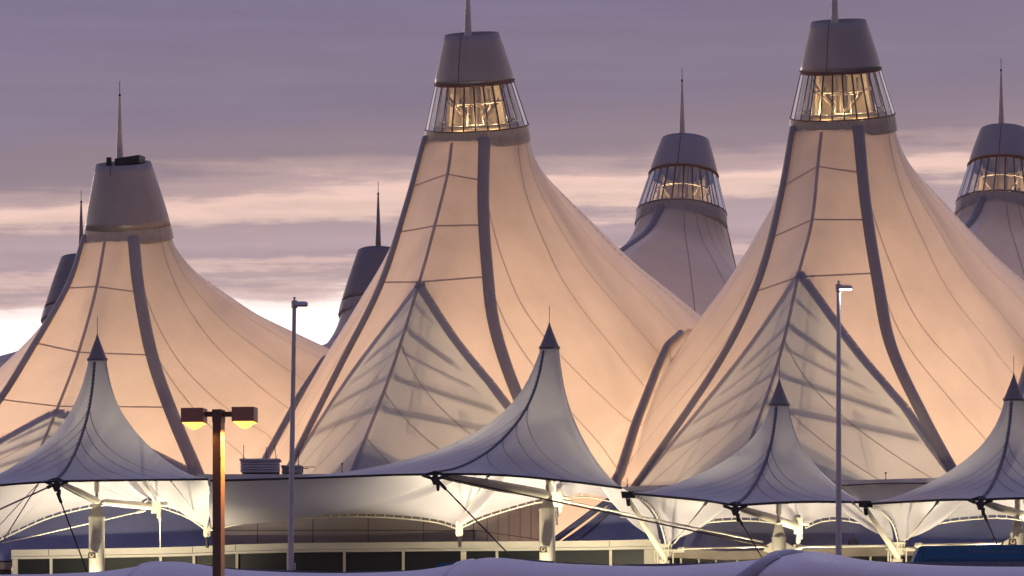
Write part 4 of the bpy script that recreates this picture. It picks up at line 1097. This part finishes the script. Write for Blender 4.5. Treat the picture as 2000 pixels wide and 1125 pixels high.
# ---------------------------------------------------------------- bus and small blue vehicles
def bus(x0, x1, ytop, ybot, Yd, label, text=True, roofpod=True):
    a, bq = P(x0, ytop, Yd), P(x1, ytop, Yd)
    L = bq[0] - a[0]; base = np.array([(a[0] + bq[0]) / 2, Yd + 1.2, DECK])
    t = thing('bus', base, label, 'bus')
    z1 = P(x0, ytop, Yd)[2]; z0 = P(x0, ybot, Yd)[2]
    # roof pod with a sloping front
    mb = MB(); ov = .36
    prof = [(a[0] - ov, z0), (a[0] - ov * .85, z0 + (z1 - z0) * .25), (a[0] - ov * .3, z1 - .06), (a[0] + .0, z1), (bq[0], z1 + .05), (bq[0] + .2, z0)]
    mb.prism([(x, Yd, z) for x, z in prof], (0, 2.2, 0)); pod = mb.build('roof_pod', M_BUS, t)
    mb = MB()
    for x in (a[0] + .05, bq[0] - .3): mb.box((x, Yd - .003, (z0 + z1) / 2), (.02, .01, (z1 - z0) * .9))
    mb.box(((a[0] + bq[0]) / 2, Yd - .003, z0 + .09), (L * .96, .01, .035)); mb.build('joints', M_DARK, pod)
    # body below
    mb = MB(); zt = z0 - .0
    mb.box(((a[0] + bq[0]) / 2, Yd + 1.1, (zt + DECK + .45) / 2), (L + 3.0, 2.55, zt - DECK - .45)); body = mb.build('body', M_SLATE, t)
    mb = MB(); mb.box(((a[0] + bq[0]) / 2, Yd - .2, DECK + 1.75), (L + 2.2, .05, .95)); mb.build('windows', M_WIN, t)
    for xx in (.18, .8):
        mb = MB(); x = a[0] + L * xx; mb.tube([(x, Yd - .22, DECK + .48), (x, Yd + .1, DECK + .48)], .48, 20); mb.build('wheel', M_DARK, t)
    mb = MB()
    for k in range(7): mb.box((a[0] + .9 + k * .75, Yd - .19, zt - .12), (.05, .02, .05))
    mb.box((a[0] + 3.2, Yd - .19, zt - .28), (.22, .02, .05)); mb.build('rivets', M_DARK, body)
    if text:
        cu = bpy.data.curves.new('lettering', 'FONT'); cu.body = 'Powered by Clean Natural Gas'; cu.size = .25; cu.shear = .22; cu.extrude = .003
        tmp = bpy.data.objects.new('tmp', cu); COL.objects.link(tmp)
        bpy.context.view_layer.update()
        me = bpy.data.meshes.new_from_object(tmp.evaluated_get(bpy.context.evaluated_depsgraph_get()))
        bpy.data.objects.remove(tmp); me.name = 'lettering'; me.materials.clear(); me.materials.append(M_BUSGREY)
        xs_ = [v.co.x for v in me.vertices]; wdt = max(xs_) - min(xs_)
        p0, p1 = P(1891, 1079, Yd), P(1985, 1076, Yd)
        s_ = (p1[0] - p0[0]) / wdt
        o = bpy.data.objects.new('lettering', me); COL.objects.link(o); o.parent = pod
        o.rotation_euler = (R(90), 0, 0); o.scale = (s_, s_ * 1.0, 1)
        o.location = tuple(np.array([p0[0], Yd - .006, p0[2]]) - np.array(pod['_org']))
    return t
bus(1800, 2010, 1066, 1098, 250, 'deep blue bus roof with grey lettering at the lower right edge')
def van(x0, x1, ytop, Yd, label):
    a, bq = P(x0, ytop, Yd), P(x1, ytop, Yd); z = a[2]; L = bq[0] - a[0]
    t = thing('van', (a[0] + L / 2, Yd + .9, DECK), label, 'van')
    mb = MB(); prof = [(a[0] - .3, DECK + .35), (a[0] - .25, z - .5), (a[0] - .08, z - .08), (a[0] + .15, z), (bq[0], z), (bq[0] + .15, z - .3), (bq[0] + .9, DECK + 1.1), (bq[0] + 1.0, DECK + .35)]
    mb.prism([(x, Yd, zz) for x, zz in prof], (0, 1.9, 0)); mb.build('body', M_BUS, t)
    for xx in (.1, .95):
        mb = MB(); x = a[0] + L * xx; mb.tube([(x, Yd - .03, DECK + .36), (x, Yd + .2, DECK + .36)], .36, 18); mb.build('wheel', M_DARK, t)
    mb = MB(); mb.box((a[0] + L / 2, Yd - .02, z - .55), (L * .8, .03, .45)); mb.build('window', M_WIN, t)
van(856, 1000, 1099.5, 253, 'small blue vehicle roof just above the purple awning left of the middle column')
van(120, 290, 1119, 258, 'blue vehicle roof at the foot of the leftmost canopy column')

# flat shelter roofs seen edge-on behind the awning
def shelter(x0, x1, y0, y1, Yd, label, th=8):
    a, bq = P(x0, y0, Yd), P(x1, y1, Yd)
    t = thing('shelter', np.array([(a[0] + bq[0]) / 2, Yd + 1, DECK]), label, 'shelter', 'flat slate roofed kerb shelters')
    mb = MB(); h = th * Yd / F; mb.prism([a - UPV * h, bq - UPV * h, bq, a], (.0, 2.0, 0)); mb.build('roof', M_SLATE, t)
    for q in (.08, .92):
        p = a + (bq - a) * q; mb = MB(); z = p[2] - h; mb.box((p[0], Yd + 1, (z + DECK) / 2), (.12, .12, z - DECK)); mb.build('post', M_DARK, t)
shelter(398, 470, 1103, 1111, 250, 'flat slate shelter roof right of the orange lamp post')
shelter(478, 664, 1110, 1118, 250, 'long flat slate shelter roof around the foot of the unlit pole')
shelter(664, 860, 1117, 1112, 250, 'flat slate shelter roof left of the small blue vehicle')
shelter(985, 1082, 1089, 1096, 252, 'flat slate shelter roof left of the middle column foot')
shelter(1092, 1190, 1098, 1103, 252, 'flat slate shelter roof right of the middle column foot')
shelter(1196, 1500, 1103, 1096, 252, 'long flat slate shelter roof below the funnel post')
shelter(1642, 1725, 1088, 1103, 249, 'tilted flat slate shelter roof right of the lit pole')
shelter(1712, 2040, 1098, 1106, 248.5, 'flat grey shelter roof edge below the blue bus')

# distant little roof fittings by the right funnel post and at the left edge
def fitting(px, py, Yd, label):
    c = P(px, py, Yd); t = thing('roof_fitting', c, label, 'roof fitting', 'tiny dark fittings on low roofs')
    mb = MB(); mb.box(c + UPV * .05, (.34, .2, .1)); mb.build('base', M_DARK, t)
    mb = MB()
    for k in range(5):
        x = -.22 + .11 * k; h = (.30, .42, .62, .38, .26)[k]
        mb.tube([c + np.array([x, 0, .05]), c + np.array([x, 0, h])], [.05, .03], 6)
    mb.build('vents', M_DARK, t)
fitting(1667, 1067, 275.9, 'tiny dark spiky roof fitting seen right of the lit pole')
# low annex at the far left edge
t = thing('annex', P(-10, 1110, 286) * np.array([1, 1, 0]) + UPV * DECK, 'low brown annex with dark glass at the far left edge', 'building')
mb = MB(); mb.prism([P(-80, 1112, 285), P(22, 1112, 285), P(22, 1098, 285), P(-80, 1098, 285)], (0, 2, 0)); mb.build('fascia', M_BROWN, t)
mb = MB(); a, bq = P(-80, 1112.3, 285.3), P(22, 1112.3, 285.3); mb.prism([a * np.array([1, 1, 0]) + UPV * zbot, bq * np.array([1, 1, 0]) + UPV * zbot, bq, a], (0, .1, 0)); mb.build('glass', M_WIN, t)
fitting(14, 1098, 286, 'tiny dark spiky roof fitting on the low annex at the left edge')

# red marker lamp on the parapet
mb = MB(); c = P(1699, 970, 273); mb.tube([c - np.array([.12, 0, 0]), c + np.array([.12, 0, 0])], .035, 6)
tag(mb.build('marker_lamp', M_REDLAMP, None, c), 'tiny red marker lamp on the parapet between the right canopies', 'marker lamp')

# ---------------------------------------------------------------- foreground awning
prof = [(-150, 1128), (0, 1124.5), (100, 1123), (200, 1118), (260, 1110), (305, 1101.5), (345, 1099), (400, 1106), (440, 1112.5), (500, 1117), (600, 1121), (700, 1121),
        (800, 1117), (870, 1108), (920, 1097), (960, 1091), (1010, 1094.5), (1060, 1100), (1150, 1105), (1280, 1108), (1380, 1103.5), (1450, 1098), (1500, 1092.5), (1550, 1084.5),
        (1590, 1079), (1630, 1084.5), (1690, 1096), (1760, 1102), (1850, 1107), (2000, 1109), (2150, 1106)]
Ya = 243.0
cr_ = smooth_poly([P(px, py, Ya) for px, py in prof], 260)
zb_ = DECK + 1.45
t = thing('fabric_awning', (cr_[130][0], Ya - 2, DECK), 'long lavender fabric awning with three arched humps along the bottom edge', 'awning')
rows = []
for i, c in enumerate(cr_):
    px = c[0] / Ya * F + 1000
    hump = max(math.exp(-((px - q) / 75.) ** 2) for q in (345, 960, 1590))
    row = []
    for k in range(25):
        a = -1.15 + k / 24 * 3.6                       # from behind the crest over the top and down the front
        dy = -2.6 * math.sin(max(-.6, min(a, 1.57))) if a > 0 else 1.2 * -math.sin(a)
        dz = -(1.05 + .45 * hump) * (1 - math.cos(a)) * (.75 if a > 0 else .55)
        # fabric is dragged sideways towards the low ends of the ribs
        sh = -.55 * hump * max(0, math.sin(min(a, 1.57)))
        row.append(c + np.array([sh, dy, dz]))
    rows.append(row)
AW = np.array(rows)
mb = MB(); mb.grid(AW, 0, True)
m2_ = mb.build('membrane', M_AWN, t)
dm = m2_.modifiers.new('thickness', 'SOLIDIFY'); dm.thickness = .04
for px in (345, 960, 1590):
    i = int(np.argmin([abs(c[0] / Ya * F + 1000 - px) for c in cr_]))
    q = [AW[max(0, i - int(k * (.9 if px > 1000 else .7))), k] + np.array([0, -.02, .0]) for k in range(2, 25)]
    big = px == 1590
    mb = MB(); mb.tube(smooth_poly(q, 60), .30 if big else .12, 14)
    mb.build('arch_roll', M_AWNROLL if big else M_AWN, t)
    if big:
        for o_s in (.27, -.27):
            mb = MB(); mb.tube(smooth_poly([p + np.array([o_s, -.10, .08]) for p in q], 60), .03, 6); mb.build('stitching', M_CANSEAM, t)
mb = MB()
for (pa, pb, k0, k1) in ((1180, 1560, 10, 7), (1630, 2000, 8, 10), (980, 1300, 9, 12)):
    ia = int(np.argmin([abs(c[0] / Ya * F + 1000 - pa) for c in cr_])); ib = int(np.argmin([abs(c[0] / Ya * F + 1000 - pb) for c in cr_]))
    pts = []
    for s in range(ia, ib, 3):
        kk = k0 + (k1 - k0) * (s - ia) / (ib - ia); j = int(kk); f_ = kk - j
        pts.append(AW[s, j] * (1 - f_) + AW[s, j + 1] * f_ + np.array([0, -.01, .02]))
    mb.tube(pts, .018, 5)
mb.build('seams', M_CANSEAM, t)
for px in (100, 650, 1290, 1850):
    mb = MB(); x = (px - 1000) / F * (Ya - .5); z = np.interp(x, cr_[:, 0], cr_[:, 2]) - .5
    mb.tube([(x, Ya - .5, DECK), (x, Ya - .5, z)], .12, 12); mb.build('post', M_DARK, t)

for o in SC.objects:
    if '_org' in o: del o['_org']
